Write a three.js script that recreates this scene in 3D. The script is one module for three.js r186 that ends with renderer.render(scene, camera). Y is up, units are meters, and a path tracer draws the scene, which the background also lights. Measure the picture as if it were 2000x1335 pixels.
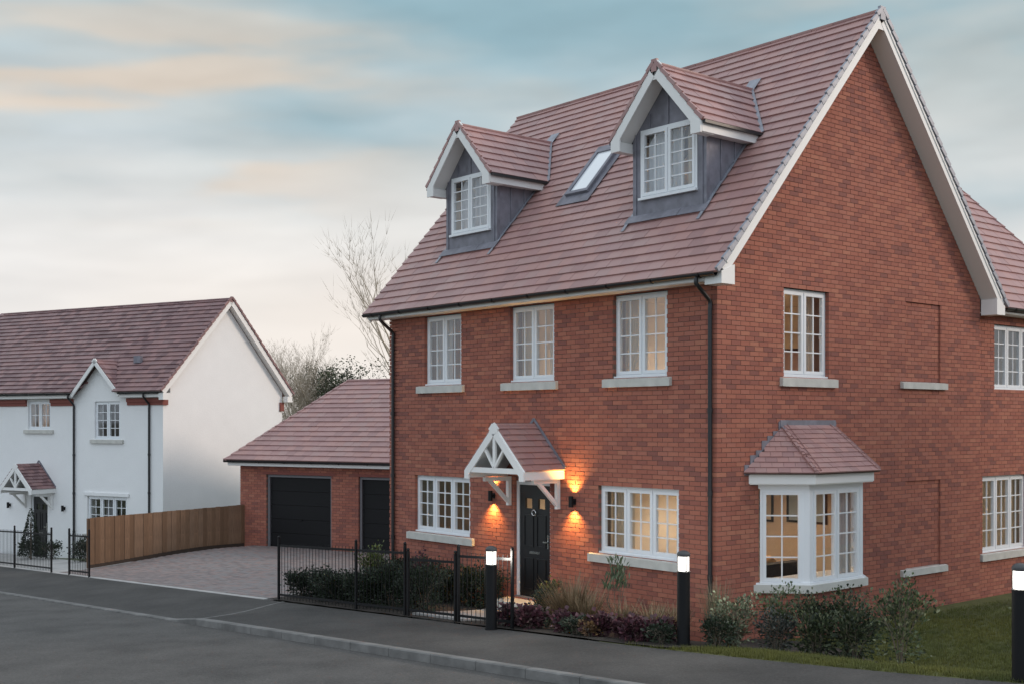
import * as THREE from 'three';
import { mergeGeometries } from 'three/addons/utils/BufferGeometryUtils.js';

// ------------------------------------------------------------------ camera, sky, sun, exposure
const scene = new THREE.Scene();
const YAW = 40.202 * Math.PI / 180, FOC = 2349.5, HORIZON = 823.9;
const EYE = new THREE.Vector3(11.944, 3.163, 14.179);
const FWD = new THREE.Vector3(-Math.cos(YAW), 0, -Math.sin(YAW));
const RGT = new THREE.Vector3(Math.sin(YAW), 0, -Math.cos(YAW));
const camera = new THREE.PerspectiveCamera(2 * Math.atan(1335 / 2 / FOC) * 180 / Math.PI, 2000 / 1335, 0.1, 600);
camera.position.copy(EYE);
camera.lookAt(EYE.clone().add(FWD));
camera.setViewOffset(2000, 1335, 0, -(HORIZON - 667.5), 2000, 1335);   // shift lens: the verticals stay upright

const renderer = new THREE.WebGLRenderer({ antialias: true });
renderer.toneMapping = THREE.LinearToneMapping;
renderer.toneMappingExposure = 1.0;
renderer.shadowMap.enabled = true;
renderer.setSize(1024, 683);

// seeded random numbers and periodic value noise
function rng(seed) { let a = seed >>> 0; return () => { a = (a + 0x6d2b79f5) | 0; let t = Math.imul(a ^ (a >>> 15), 1 | a); t = (t + Math.imul(t ^ (t >>> 7), 61 | t)) ^ t; return ((t ^ (t >>> 14)) >>> 0) / 4294967296; }; }
const hash = (x, y, s) => { let h = Math.imul(x | 0, 374761393) ^ Math.imul(y | 0, 668265263) ^ Math.imul(s | 0, 974634741); h = Math.imul(h ^ (h >>> 13), 1274126177); return ((h ^ (h >>> 16)) >>> 0) / 4294967296; };
function vnoise(x, y, s, px = 1e9, py = 1e9) {
  const xi = Math.floor(x), yi = Math.floor(y), fx = x - xi, fy = y - yi, m = (a, p) => ((a % p) + p) % p;
  const ux = fx * fx * (3 - 2 * fx), uy = fy * fy * (3 - 2 * fy);
  const a = hash(m(xi, px), m(yi, py), s), b = hash(m(xi + 1, px), m(yi, py), s), c = hash(m(xi, px), m(yi + 1, py), s), d = hash(m(xi + 1, px), m(yi + 1, py), s);
  return a + (b - a) * ux + (c - a) * uy + (a - b - c + d) * ux * uy;
}
function fbm(x, y, s, oct, p = 1e9) { let v = 0, a = 0.5, t = 0; for (let i = 0; i < oct; i++) { v += a * vnoise(x, y, s + i, p, p); t += a; a *= 0.5; x *= 2; y *= 2; p *= 2; } return v / t; }
const clamp = (x, a = 0, b = 1) => Math.min(b, Math.max(a, x));
const lerp = (a, b, t) => a + (b - a) * t;
const smooth = (a, b, x) => { const t = clamp((x - a) / (b - a)); return t * t * (3 - 2 * t); };
const V = (x, y, z) => new THREE.Vector3(x, y, z);
const mix3 = (a, b, t) => [lerp(a[0], b[0], t), lerp(a[1], b[1], t), lerp(a[2], b[2], t)];

// the sun is low, to the right of the view and a little behind the house fronts
const SUN_AZ = 88 * Math.PI / 180, SUN_EL = 22 * Math.PI / 180;
const SUN = FWD.clone().multiplyScalar(Math.cos(SUN_AZ)).addScaledVector(RGT, Math.sin(SUN_AZ)).multiplyScalar(Math.cos(SUN_EL)).setY(Math.sin(SUN_EL));
const sky = (() => {
  const W = 2048, H = 1024, data = new Float32Array(W * H * 4);
  for (let j = 0; j < H; j++) for (let i = 0; i < W; i++) {
    const el = ((j + 0.5) / H - 0.5) * Math.PI, th = ((i + 0.5) / W - 0.5) * 2 * Math.PI;
    const dx = Math.cos(el) * Math.cos(th), dy = Math.sin(el), dz = Math.cos(el) * Math.sin(th);
    const f = dx * FWD.x + dz * FWD.z, r = dx * RGT.x + dz * RGT.z;
    const az = Math.atan2(r, f) * 180 / Math.PI, ed = el * 180 / Math.PI;
    // clouds on a flat layer overhead: streaks that flatten towards the horizon
    const k = 1 / (Math.max(dy, 0) + 0.16), cx = dx * k, cz = dz * k;
    const wx = 0.9 * fbm(cx * 0.8, cz * 0.8, 91, 3), n = fbm(cx * 1.7 + 9.3 + wx, cz * 1.7 + 4.1, 11, 6), n2 = fbm(cx * 3.6 + 2.2 + wx, cz * 1.9 + 7.7, 31, 6), n3 = fbm(az * 0.045 + ed * 0.10 + 3, ed * 0.42 - az * 0.035, 51, 6);
    const ahead = 0.5 + 0.5 * Math.cos((az - 15) * Math.PI / 180);
    const low = mix3([0.80, 0.93, 1.10], [0.76, 0.76, 0.755], ahead);
    const mid = mix3([0.84, 1.03, 1.24], [0.31, 0.47, 0.54], smooth(0.55, 0.95, ahead));
    const top = [0.95, 1.12, 1.30];
    let c = mix3(low, mid, smooth(3.5, 19, ed + (n - 0.5) * 16));
    c = mix3(c, top, smooth(19, 42, ed));
    // grey-beige and white cloud sheets
    const sheet = smooth(0.42, 0.61, n * 0.35 + n2 * 0.25 + n3 * 0.40 + 0.10 * smooth(-4, -20, az) * smooth(40, 20, Math.abs(az + 25)));
    c = mix3(c, mix3([0.88, 0.88, 0.87], [0.60, 0.60, 0.57], smooth(7, 16, ed) * ahead), sheet * 0.62);
    const peach = smooth(0.50, 0.60, n3) * smooth(8, 12, ed) * smooth(21, 15, ed) * smooth(-2, -14, az) * smooth(-60, -35, az);
    c = mix3(c, [0.82, 0.66, 0.52], peach * 0.6);
    const glow = Math.exp(-(((az + 6) / 20) ** 2) - ((ed - 4) / 5) ** 2);
    c = mix3(c, [0.98, 0.88, 0.79], glow * 0.7);
    const wisp = fbm(az * 0.16 + ed * 0.35 + 5 + 0.8 * n, ed * 1.1 - az * 0.12 + 0.8 * n2, 71, 7) - 0.5, wk = 1 + 0.24 * wisp * smooth(2, 9, ed) * smooth(60, 25, ed); c = c.map((q) => q * wk);
    if (ed < 0) c = mix3(c, [0.16, 0.16, 0.15], smooth(0, -4, ed));
    data.set([c[0], c[1], c[2], 1], (j * W + i) * 4);
  }
  const t = new THREE.DataTexture(data, W, H, THREE.RGBAFormat, THREE.FloatType);
  t.mapping = THREE.EquirectangularReflectionMapping; t.magFilter = t.minFilter = THREE.LinearFilter; t.colorSpace = THREE.LinearSRGBColorSpace; t.needsUpdate = true;
  return t;
})();
scene.background = sky; scene.environment = sky;

const sun = new THREE.DirectionalLight(new THREE.Color().setRGB(1.0, 0.80, 0.64), 1.5);
sun.position.copy(SUN).multiplyScalar(80); sun.target.position.set(-8, 0, 0);
sun.castShadow = true; sun.shadow.radius = 30; sun.shadow.mapSize.set(2048, 2048);
Object.assign(sun.shadow.camera, { left: -50, right: 50, top: 40, bottom: -40, near: 1, far: 200 });
sun.name = 'sun'; scene.add(sun, sun.target);

// ------------------------------------------------------------------ materials
const tex = (size, metres, fn, srgb = true) => {
  const d = new Uint8Array(size * size * 4);
  for (let j = 0; j < size; j++) for (let i = 0; i < size; i++) { const c = fn(i / size, j / size, i, j); for (let k = 0; k < 3; k++) d[(j * size + i) * 4 + k] = clamp(Math.round((Array.isArray(c) ? c[k] : c) * 255), 0, 255); d[(j * size + i) * 4 + 3] = 255; }
  const t = new THREE.DataTexture(d, size, size); t.wrapS = t.wrapT = THREE.RepeatWrapping; t.magFilter = THREE.LinearFilter; t.minFilter = THREE.LinearMipmapLinearFilter;
  t.repeat.set(1 / metres, 1 / metres); if (srgb) t.colorSpace = THREE.SRGBColorSpace; t.needsUpdate = true; return t;
};
const rgb = (r, g, b) => new THREE.Color().setRGB(r, g, b);
const mat = (name, c, rough = 0.7, more = {}) => { const m = new THREE.MeshPhysicalMaterial({ color: Array.isArray(c) ? rgb(...c) : c, roughness: rough, ...more }); m.name = name; return m; };
const sp = (v) => Math.pow(clamp(v), 1 / 2.2);
const asphaltTex = (seed, a, b) => tex(1024, 3.2, (u, v, i, j) => { const g = hash(i >> 2, j >> 2, seed), f = fbm(u * 110, v * 110, seed, 3, 110), c = fbm(u * 5, v * 5, seed + 7, 5, 5), q = g > 0.93 ? 0.45 : g < 0.10 ? -0.25 : 0; return sp(lerp(a, b, 0.5 * f + q + 0.9 * (c - 0.35))); });
const bumpTex = (seed, cells) => tex(512, 1.6, (u, v) => fbm(u * cells, v * cells, seed, 3, cells), false);
const grain = bumpTex(5, 90), coarse = bumpTex(8, 22);
const blotch = (seed, base, amp, metres) => tex(512, metres, (u, v, i, j) => { const n = fbm(u * 6, v * 6, seed, 5, 6) - 0.5, g = hash(i, j, seed) - 0.5; return base.map((c) => sp(c * (1 + amp * n * 2 + 0.10 * g))); });
const M = {
  road: mat('road asphalt', [0.83, 0.775, 0.725], 0.86, { map: asphaltTex(3, 0.055, 0.145), bumpMap: grain, bumpScale: 0.006 }),
  footpath: mat('footpath asphalt', [0.76, 0.71, 0.665], 0.88, { map: asphaltTex(4, 0.035, 0.105), bumpMap: grain, bumpScale: 0.005 }),
  kerb: mat('kerb concrete', [1, 1, 1], 0.85, { map: blotch(12, [0.165, 0.16, 0.152], 0.55, 1.3), bumpMap: grain, bumpScale: 0.003 }),
  slab: mat('pale paving', [1, 1, 1], 0.8, { map: blotch(14, [0.40, 0.385, 0.37], 0.22, 1.7) }),
  soil: mat('soil', [1, 1, 1], 0.95, { map: blotch(16, [0.030, 0.022, 0.016], 0.7, 1.1), bumpMap: coarse, bumpScale: 0.03 }),
  lawn: mat('lawn turf', [1, 1, 1], 0.95, { map: blotch(18, [0.078, 0.085, 0.018], 0.55, 2.3), bumpMap: coarse, bumpScale: 0.02 }),
  terrain: mat('rough ground', [0.09, 0.10, 0.05], 0.95),
  mortar: mat('brick mortar', [1, 1, 1], 0.95, { map: blotch(20, [0.175, 0.105, 0.080], 0.4, 1.9) }),
  bricks: mat('brick faces', [1, 1, 1], 0.88, { vertexColors: true }),
  tiles: mat('roof tiles', [1, 1, 1], 0.45, { vertexColors: true }),
  blocks: mat('drive blocks', [1, 1, 1], 0.85, { vertexColors: true }),
  deck: mat('roof underlay', [0.07, 0.045, 0.04], 0.9),
  ridge: mat('ridge clay', [0.27, 0.155, 0.14], 0.6),
  upvc: mat('white window plastic', [0.78, 0.80, 0.82], 0.35, { clearcoat: 0.3, clearcoatRoughness: 0.3 }),
  white: mat('white painted board', [0.80, 0.79, 0.77], 0.5),
  black: mat('black gutter plastic', [0.018, 0.018, 0.020], 0.38),
  iron: mat('black painted metal', [0.009, 0.009, 0.010], 0.5, { specularIntensity: 0.5 }),
  door: mat('black door paint', [0.008, 0.008, 0.009], 0.4, { clearcoat: 0.2, clearcoatRoughness: 0.3 }),
  garage: mat('black garage door', [0.008, 0.008, 0.009], 0.6, { specularIntensity: 0.5 }),
  jamb: mat('grey door jamb', [0.17, 0.165, 0.175], 0.6),
  stone: mat('cast stone', [1, 1, 1], 0.85, { map: blotch(22, [0.56, 0.55, 0.51], 0.16, 0.9) }),
  lead: mat('lead sheet', [1, 1, 1], 0.55, { map: blotch(24, [0.195, 0.192, 0.225], 0.35, 0.8), metalness: 0.15 }),
  leadLight: mat('weathered lead flashing', [1, 1, 1], 0.5, { map: blotch(25, [0.29, 0.30, 0.34], 0.3, 0.6), metalness: 0.15 }),
  glass: mat('window glass', [1, 1, 1], 0.0, { transmission: 1, thickness: 0, ior: 2.0 }),
  plaster: mat('interior plaster', [0.70, 0.62, 0.52], 0.9),
  plasterWarm: mat('interior tan wall', [0.50, 0.40, 0.31], 0.9),
  floor: mat('interior floor', [0.28, 0.19, 0.12], 0.7),
  render: mat('white render', [1, 1, 1], 0.92, { map: blotch(26, [0.82, 0.82, 0.815], 0.03, 2.7), bumpMap: grain, bumpScale: 0.003 }),
  band: mat('red corbel brick', [0.23, 0.075, 0.06], 0.85),
  chrome: mat('chrome', [0.75, 0.75, 0.76], 0.2, { metalness: 1 }),
  bark: mat('bark', [0.15, 0.12, 0.09], 0.9),
  barkPale: mat('pale bark', [0.44, 0.37, 0.29], 0.9),
  leaf: mat('leaves', [1, 1, 1], 0.6, { vertexColors: true, side: THREE.DoubleSide }),
  grass: mat('grass blades', [1, 1, 1], 0.7, { side: THREE.DoubleSide }),
};
const TONES = (list, name, rough) => list.map((c, i) => mat(name + ' tone ' + i, c, rough));
const BRICK = [[0.367, 0.13, 0.086], [0.344, 0.119, 0.08], [0.381, 0.14, 0.092], [0.321, 0.109, 0.075], [0.284, 0.099, 0.072], [0.358, 0.132, 0.092], [0.395, 0.153, 0.099], [0.237, 0.087, 0.068]];
const TILE = [[0.385, 0.223, 0.209], [0.37, 0.21, 0.199], [0.399, 0.234, 0.216], [0.351, 0.203, 0.194], [0.391, 0.219, 0.199], [0.378, 0.233, 0.218], [0.407, 0.229, 0.208], [0.332, 0.192, 0.183]];
const TILE_BROWN = [[0.235, 0.134, 0.134], [0.200, 0.112, 0.114], [0.260, 0.150, 0.148], [0.175, 0.096, 0.100], [0.250, 0.138, 0.132], [0.220, 0.132, 0.132], [0.275, 0.152, 0.148], [0.155, 0.084, 0.088]];   // mottled tiles of the white house
const brickMats = TONES(BRICK, 'brick', 0.88), tileMats = TONES(TILE, 'roof tile', 0.45), tileBrownMats = TONES(TILE_BROWN, 'mottled tile', 0.6);
const PAL = { main: [TILE, tileMats], brown: [TILE_BROWN, tileBrownMats] };

// ------------------------------------------------------------------ helpers
const used = new Map();
const numbered = (n) => { const k = used.get(n) || 0; used.set(n, k + 1); return k ? n + '_' + String(k).padStart(3, '0') : n; };
function mesh(name, g, m, parent) { const o = new THREE.Mesh(g, m); o.name = parent === scene ? numbered(name) : name; o.castShadow = o.receiveShadow = true; parent.add(o); return o; }
function group(name, parent, pos, turn = 0) { const o = new THREE.Group(); o.name = parent === scene ? numbered(name) : name; if (pos) o.position.set(...pos); o.rotation.y = turn; parent.add(o); return o; }
function tag(o, label, category, grp) { o.userData.label = label; o.userData.category = category; if (grp) o.userData.group = grp; return o; }
const structure = (o) => { o.userData.kind = 'structure'; return o; };
const stuff = (o) => { o.userData.kind = 'stuff'; return o; };
// box between limits, uv in metres
function bx(x0, x1, y0, y1, z0, z1) {
  const g = new THREE.BoxGeometry(x1 - x0, y1 - y0, z1 - z0); g.translate((x0 + x1) / 2, (y0 + y1) / 2, (z0 + z1) / 2);
  const p = g.attributes.position, n = g.attributes.normal, uv = g.attributes.uv;
  for (let i = 0; i < p.count; i++) { const ax = Math.abs(n.getX(i)) > 0.5, ay = Math.abs(n.getY(i)) > 0.5; uv.setXY(i, ax ? p.getZ(i) : p.getX(i), ay ? p.getZ(i) : p.getY(i)); }
  return g;
}
const merge = (list) => mergeGeometries(list.map((g) => { const q = g.index ? g.toNonIndexed() : g; for (const k of Object.keys(q.attributes)) if (!['position', 'normal', 'uv'].includes(k)) q.deleteAttribute(k); return q; }), false);
const basis = (o, u, v, n) => new THREE.Matrix4().makeBasis(u, v, n).setPosition(o);
// flat outline with holes, in the plane (u, v) at o, from depth d0 to d1 along n
function slab(o, u, v, n, outline, holes, d0, d1) {
  const s = new THREE.Shape(outline.map(([a, b]) => new THREE.Vector2(a, b)));
  for (const h of holes || []) s.holes.push(new THREE.Path((h.length === 4 && typeof h[0] === 'number' ? [[h[0], h[2]], [h[1], h[2]], [h[1], h[3]], [h[0], h[3]]] : h).map(([a, b]) => new THREE.Vector2(a, b))));
  const g = new THREE.ExtrudeGeometry(s, { depth: d1 - d0, bevelEnabled: false }); g.translate(0, 0, d0); g.applyMatrix4(basis(o, u, v, n)); return g;
}
// rectangular bar from p to q: width w across, height h along up
function bar(p, q, w, h, up = V(0, 1, 0)) {
  const d = q.clone().sub(p), L = d.length(); d.normalize(); const s = new THREE.Vector3().crossVectors(d, up).normalize(), t = new THREE.Vector3().crossVectors(s, d);
  const g = bx(-L / 2, L / 2, -h / 2, h / 2, -w / 2, w / 2); g.applyMatrix4(basis(p.clone().add(q).multiplyScalar(0.5), d, t, s)); return g;
}
function tube(pts, r, sides = 8, seg) { return new THREE.TubeGeometry(new THREE.CatmullRomCurve3(pts, false, 'catmullrom', 0.15), seg || pts.length * 4, r, sides, false); }
function cyl(r0, r1, h, x, y, z, sides = 16) { const g = new THREE.CylinderGeometry(r1, r0, h, sides); g.translate(x, y + h / 2, z); return g; }
// merged pieces with a colour each
class Pieces {
  constructor() { this.p = []; this.n = []; this.c = []; this.u = []; }
  face(pts, c) { // convex, counter-clockwise
    const n = new THREE.Vector3().crossVectors(pts[1].clone().sub(pts[0]), pts[2].clone().sub(pts[0])).normalize();
    for (let i = 1; i + 1 < pts.length; i++) for (const q of [pts[0], pts[i], pts[i + 1]]) { this.p.push(q.x, q.y, q.z); this.n.push(n.x, n.y, n.z); this.c.push(c[0], c[1], c[2]); this.u.push(q.x + q.z, q.y); }
  }
  prism(top, bot, c) { this.face(top, c); for (let i = 0; i < top.length; i++) { const j = (i + 1) % top.length; this.face([bot[i], bot[j], top[j], top[i]], c); } }
  geometry() { const g = new THREE.BufferGeometry(); g.setAttribute('position', new THREE.Float32BufferAttribute(this.p, 3)); g.setAttribute('normal', new THREE.Float32BufferAttribute(this.n, 3)); g.setAttribute('uv', new THREE.Float32BufferAttribute(this.u, 2)); g.setAttribute('color', new THREE.Float32BufferAttribute(this.c, 3)); return g; }
  get empty() { return !this.p.length; }
}
// Lay pieces {top, bot, tone, parent, name}: the `most` that show largest become meshes of their own, the rest one part of their parent.
function layPieces(list, most, palette, mats, sharedMat, restName) {
  for (const q of list) { const c = new THREE.Vector3(); q.top.forEach((p) => c.add(p)); c.multiplyScalar(1 / q.top.length); q.mid = c; const w = q.parent.localToWorld(c.clone()); q.dist = w.distanceTo(EYE) - (q.bonus || 0); }
  const order = [...list].sort((a, b) => a.dist - b.dist), own = new Set(order.slice(0, most));
  const rest = new Map();
  for (const q of list) {
    if (own.has(q)) {
      const one = new Pieces(); const off = (p) => p.clone().sub(q.mid);
      one.prism(q.top.map(off), q.bot.map(off), [1, 1, 1]); const g = one.geometry(); g.deleteAttribute('color');
      const o = mesh(q.name, g, (q.pal ? PAL[q.pal][1] : mats)[q.tone], q.parent); o.position.copy(q.mid);
    } else { if (!rest.has(q.parent)) rest.set(q.parent, new Pieces()); rest.get(q.parent).prism(q.top, q.bot, (q.pal ? PAL[q.pal][0] : palette)[q.tone]); }
  }
  for (const [parent, P] of rest) stuff(mesh(restName, P.geometry(), sharedMat, parent));
}
// bricks in the plane (u, v) at o; holes are [a0, a1, b0, b1]; even and odd courses start at their own offset so that corners bond
function layBricks(list, parent, o, u, v, n, a0, a1, b0, b1, holes, { roof, startEven = 0, startOdd = -0.1125, depth = 0.1, seed = 1, mirror = false } = {}) {
  const r = rng(seed), at = (a, b, d) => o.clone().addScaledVector(u, a).addScaledVector(v, b).addScaledVector(n, d);
  for (let k = Math.round(b0 / 0.075); k * 0.075 < b1 - 0.02; k++) {
    const y0 = k * 0.075 + 0.005, y1 = Math.min(y0 + 0.065, b1), odd = ((k % 2) + 2) % 2, st = odd ? startOdd : startEven;
    let spans = [[mirror ? a0 : a0 + Math.max(st, 0), mirror ? a1 - Math.max(st, 0) : a1]];
    for (const h of holes) if (y1 > h[2] + 0.01 && y0 < h[3] - 0.01) spans = spans.flatMap(([s, e]) => (h[0] >= e || h[1] <= s ? [[s, e]] : [[s, h[0]], [h[1], e]])).filter(([s, e]) => e - s > 0.02);
    if (roof) spans = spans.flatMap(([s, e]) => { const lim = roof((y0 + y1) / 2 - 0.03); const s2 = Math.max(s, lim[0]), e2 = Math.min(e, lim[1]); return e2 - s2 > 0.02 ? [[s2, e2]] : []; });
    const base = mirror ? a1 : a0;
    for (const [s, e] of spans) {
      const i0 = Math.floor((mirror ? (base - st - e) : (s - base - st)) / 0.225) - 1;
      for (let i = i0; i < i0 + 200; i++) {
        let p = mirror ? base - st - (i + 1) * 0.225 + 0.01 : base + st + i * 0.225, q = p + 0.215;
        if (mirror ? q < s : p > e) break;
        p = Math.max(p, s); q = Math.min(q, e); if (q - p < 0.02) continue;
        const j = (r() - 0.5) * 0.003, w = [p, q], tone = (() => { const nn = fbm((p + seed * 3) * 0.9, y0 * 1.3, 77, 3), t = r() + (nn - 0.5) * 0.5; return t < 0.07 ? 7 : t < 0.22 ? 4 : t < 0.42 ? 3 : t < 0.58 ? 1 : t < 0.76 ? 0 : t < 0.88 ? 5 : t < 0.97 ? 2 : 6; })();
        list.push({ name: 'brick', parent, tone, bonus: q - p > 0.2 ? 0 : -6, top: [at(w[0], y0, j), at(w[1], y0, j), at(w[1], y1, j), at(w[0], y1, j)], bot: [at(w[0], y0, -depth), at(w[1], y0, -depth), at(w[1], y1, -depth), at(w[0], y1, -depth)] });
      }
    }
  }
}
// clip a polygon [[a, b]...] with a convex region (counter-clockwise)
function clip(poly, region) {
  let out = poly;
  for (let i = 0; i < region.length && out.length; i++) {
    const [ax, ay] = region[i], [bx_, by] = region[(i + 1) % region.length], side = ([x, y]) => (bx_ - ax) * (y - ay) - (by - ay) * (x - ax), inp = out; out = [];
    for (let k = 0; k < inp.length; k++) { const p = inp[k], q = inp[(k + 1) % inp.length], sp_ = side(p), sq = side(q); if (sp_ >= 0) out.push(p); if ((sp_ >= 0) !== (sq >= 0)) { const t = sp_ / (sp_ - sq); out.push([p[0] + (q[0] - p[0]) * t, p[1] + (q[1] - p[1]) * t]); } }
  }
  return out;
}
const area = (p) => { let s = 0; for (let i = 0; i < p.length; i++) { const q = p[(i + 1) % p.length]; s += p[i][0] * q[1] - q[0] * p[i][1]; } return s / 2; };
// tiles on a slope: o at the eave, u along it, v up the slope, n out of it
function layTiles(list, parent, o, u, v, n, region, { gauge = 0.217, width = 0.3, thick = 0.032, skip, seed = 1, name = 'roof_tile', pal } = {}) {
  const r = rng(seed), as = region.map((p) => p[0]), bs = region.map((p) => p[1]), a0 = Math.min(...as), a1 = Math.max(...as), b1 = Math.max(...bs), b0 = Math.min(...bs);
  for (let k = 0; b0 + k * gauge < b1 - 0.01; k++) {
    const v0 = b0 + k * gauge, v1 = Math.min(v0 + gauge, b1);
    for (let a = a0 - (k % 2 ? width / 2 : 0); a < a1; a += width) {
      const c = clip([[a + 0.002, v0], [a + width - 0.002, v0], [a + width - 0.002, v1], [a + 0.002, v1]], region);
      if (c.length < 3 || area(c) < 0.002) continue;
      const ca = c.reduce((s, p) => s + p[0], 0) / c.length, cb = c.reduce((s, p) => s + p[1], 0) / c.length;
      if (skip && skip(ca, cb)) continue;
      const lift = (r() - 0.5) * 0.005, t = r() + (fbm(ca * 1.1 + seed, cb * 1.1, 55, 3) - 0.5) * 0.8, tone = clamp(Math.floor(t * 8), 0, 7);
      const at = (q, d) => o.clone().addScaledVector(u, q[0]).addScaledVector(v, q[1]).addScaledVector(n, d);
      list.push({ name, parent, tone, pal, bonus: area(c) > 0.05 ? 0 : -8, top: c.map((q) => at(q, thick + lift - (thick - 0.006) * (q[1] - v0) / gauge)), bot: c.map((q) => at(q, -0.004)) });
    }
  }
}

// ------------------------------------------------------------------ lie of the land
const street = (x) => 0.13 + 0.046 * clamp(x, -45, 30);
const backEdge = (x) => (x < 0 ? 2.55 - 0.025 * x : 2.55 - 0.03 * x - 0.016 * x * x);   // footpath against the gardens
const kerbLine = (x) => 4.68 - 0.045 * x;
function ground(x, z) {
  let p; if (x > 0) p = -0.25 + 0.012 * x; else if (x > -9.5) p = -0.25; else if (x > -12) p = lerp(-0.25, -0.46, (-9.5 - x) / 2.5); else if (x > -20) p = -0.46; else if (x > -23) p = lerp(-0.46, street(x), (-20 - x) / 3); else p = street(x);
  const zb = backEdge(clamp(x, -30, 9)), reach = x > 0 ? 3.4 : x > -9.2 ? 2.2 : 5.2;
  return lerp(p, street(x), smooth(zb - reach, zb - 0.05, z));
}
const drop = (x) => smooth(-7.2, -8.0, x) * smooth(-21, -20, x);   // the crossing where the kerb is lowered
const pathY = (x, z) => street(x) - 0.085 * drop(x) * smooth(backEdge(x), kerbLine(x), z) + (z - 4) * -0.004;
function strip(xs, zA, zB, nz, y) { // surface between two edges, uv in metres
  const P = [], N = [], U = [], I = [];
  xs.forEach((x) => { for (let j = 0; j <= nz; j++) { const z = lerp(zA(x), zB(x), j / nz); P.push(x, y(x, z), z); N.push(0, 1, 0); U.push(x, z); } });
  for (let i = 0; i + 1 < xs.length; i++) for (let j = 0; j < nz; j++) { const a = i * (nz + 1) + j, b = a + nz + 1; I.push(a, a + 1, b, b, a + 1, b + 1); }
  const g = new THREE.BufferGeometry(); g.setAttribute('position', new THREE.Float32BufferAttribute(P, 3)); g.setAttribute('normal', new THREE.Float32BufferAttribute(N, 3)); g.setAttribute('uv', new THREE.Float32BufferAttribute(U, 2)); g.setIndex(I); g.computeVertexNormals(); return g;
}
const range = (a, b, step) => { const n = Math.max(1, Math.round((b - a) / step)); return Array.from({ length: n + 1 }, (_, i) => lerp(a, b, i / n)); };
structure(mesh('terrain', strip([...range(-220, -46, 12), ...range(-45, 14, 0.5), ...range(16, 220, 12)], () => -220, () => 3.2, 140, (x, z) => ground(x, z) - 0.13 + (z < -40 ? -0.01 * (z + 40) * 0 : 0)), M.terrain, scene));
structure(mesh('verge_ground', strip(range(-220, 220, 10), () => 11.6, () => 220, 20, (x) => street(x) + 0.02), M.terrain, scene));
structure(mesh('road', strip([...range(-140, -31, 10), ...range(-30, 14, 0.5), ...range(16, 140, 10)], kerbLine, () => 11.7, 24, (x, z) => street(x) - 0.115 + 0.012 * (z - 4.7) * (z < 8 ? 1 : 0) + (z >= 8 ? 0.0396 : 0)), M.road, scene));
structure(mesh('footpath', strip([...range(-100, -31, 8), ...range(-30, 14, 0.25), ...range(16, 100, 8)], (x) => backEdge(clamp(x, -40, 9)), (x) => kerbLine(x) - 0.11, 12, pathY), M.footpath, scene));

// kerb stones, each its own
{
  const kerb = structure(group('kerb', scene));
  for (let x = -30.2, i = 0; x < 12; x += 0.915, i++) {
    const x1 = x + 0.905, h = (q) => pathY(q, kerbLine(q)) + 0.012, zc = (q) => kerbLine(q);
    const pr = new Pieces(), c = [1, 1, 1], ch = 0.015, lo = -0.3;
    const ring = (q) => [[0.0, lo], [0.0, h(q) - ch - street(q)], [-ch, h(q) - street(q)], [-0.122, h(q) - street(q)], [-0.122, lo]].map(([dz, dy]) => V(q, street(q) + dy, zc(q) + dz));
    const A = ring(x), B = ring(x1); pr.face([...A].reverse(), c); pr.face(B, c); for (let k = 0; k < 4; k++) pr.face([A[k], A[k + 1], B[k + 1], B[k]].reverse(), c);
    const g = pr.geometry(); g.deleteAttribute('color'); const o = mesh('kerb_stone', g, M.kerb, kerb); const mid = V((x + x1) / 2, street((x + x1) / 2), zc((x + x1) / 2)); g.translate(-mid.x, -mid.y, -mid.z); o.position.copy(mid);
  }
  const eb = []; for (let k = 0; k < 6; k++) { const t0 = k / 6, t1 = (k + 1) / 6, za = lerp(backEdge(-7.9), kerbLine(-7.4) - 0.13, t0), zb = lerp(backEdge(-7.9), kerbLine(-7.4) - 0.13, t1), xa = lerp(-8.3, -7.3, t0), xb = lerp(-8.3, -7.3, t1); eb.push(bar(V(xa, pathY(xa, za) - 0.02, za), V(xb, pathY(xb, zb) - 0.02, zb + 0.002), 0.05, 0.052)); }
  structure(mesh('path_edging', merge(eb), M.kerb, scene));
}
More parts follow.
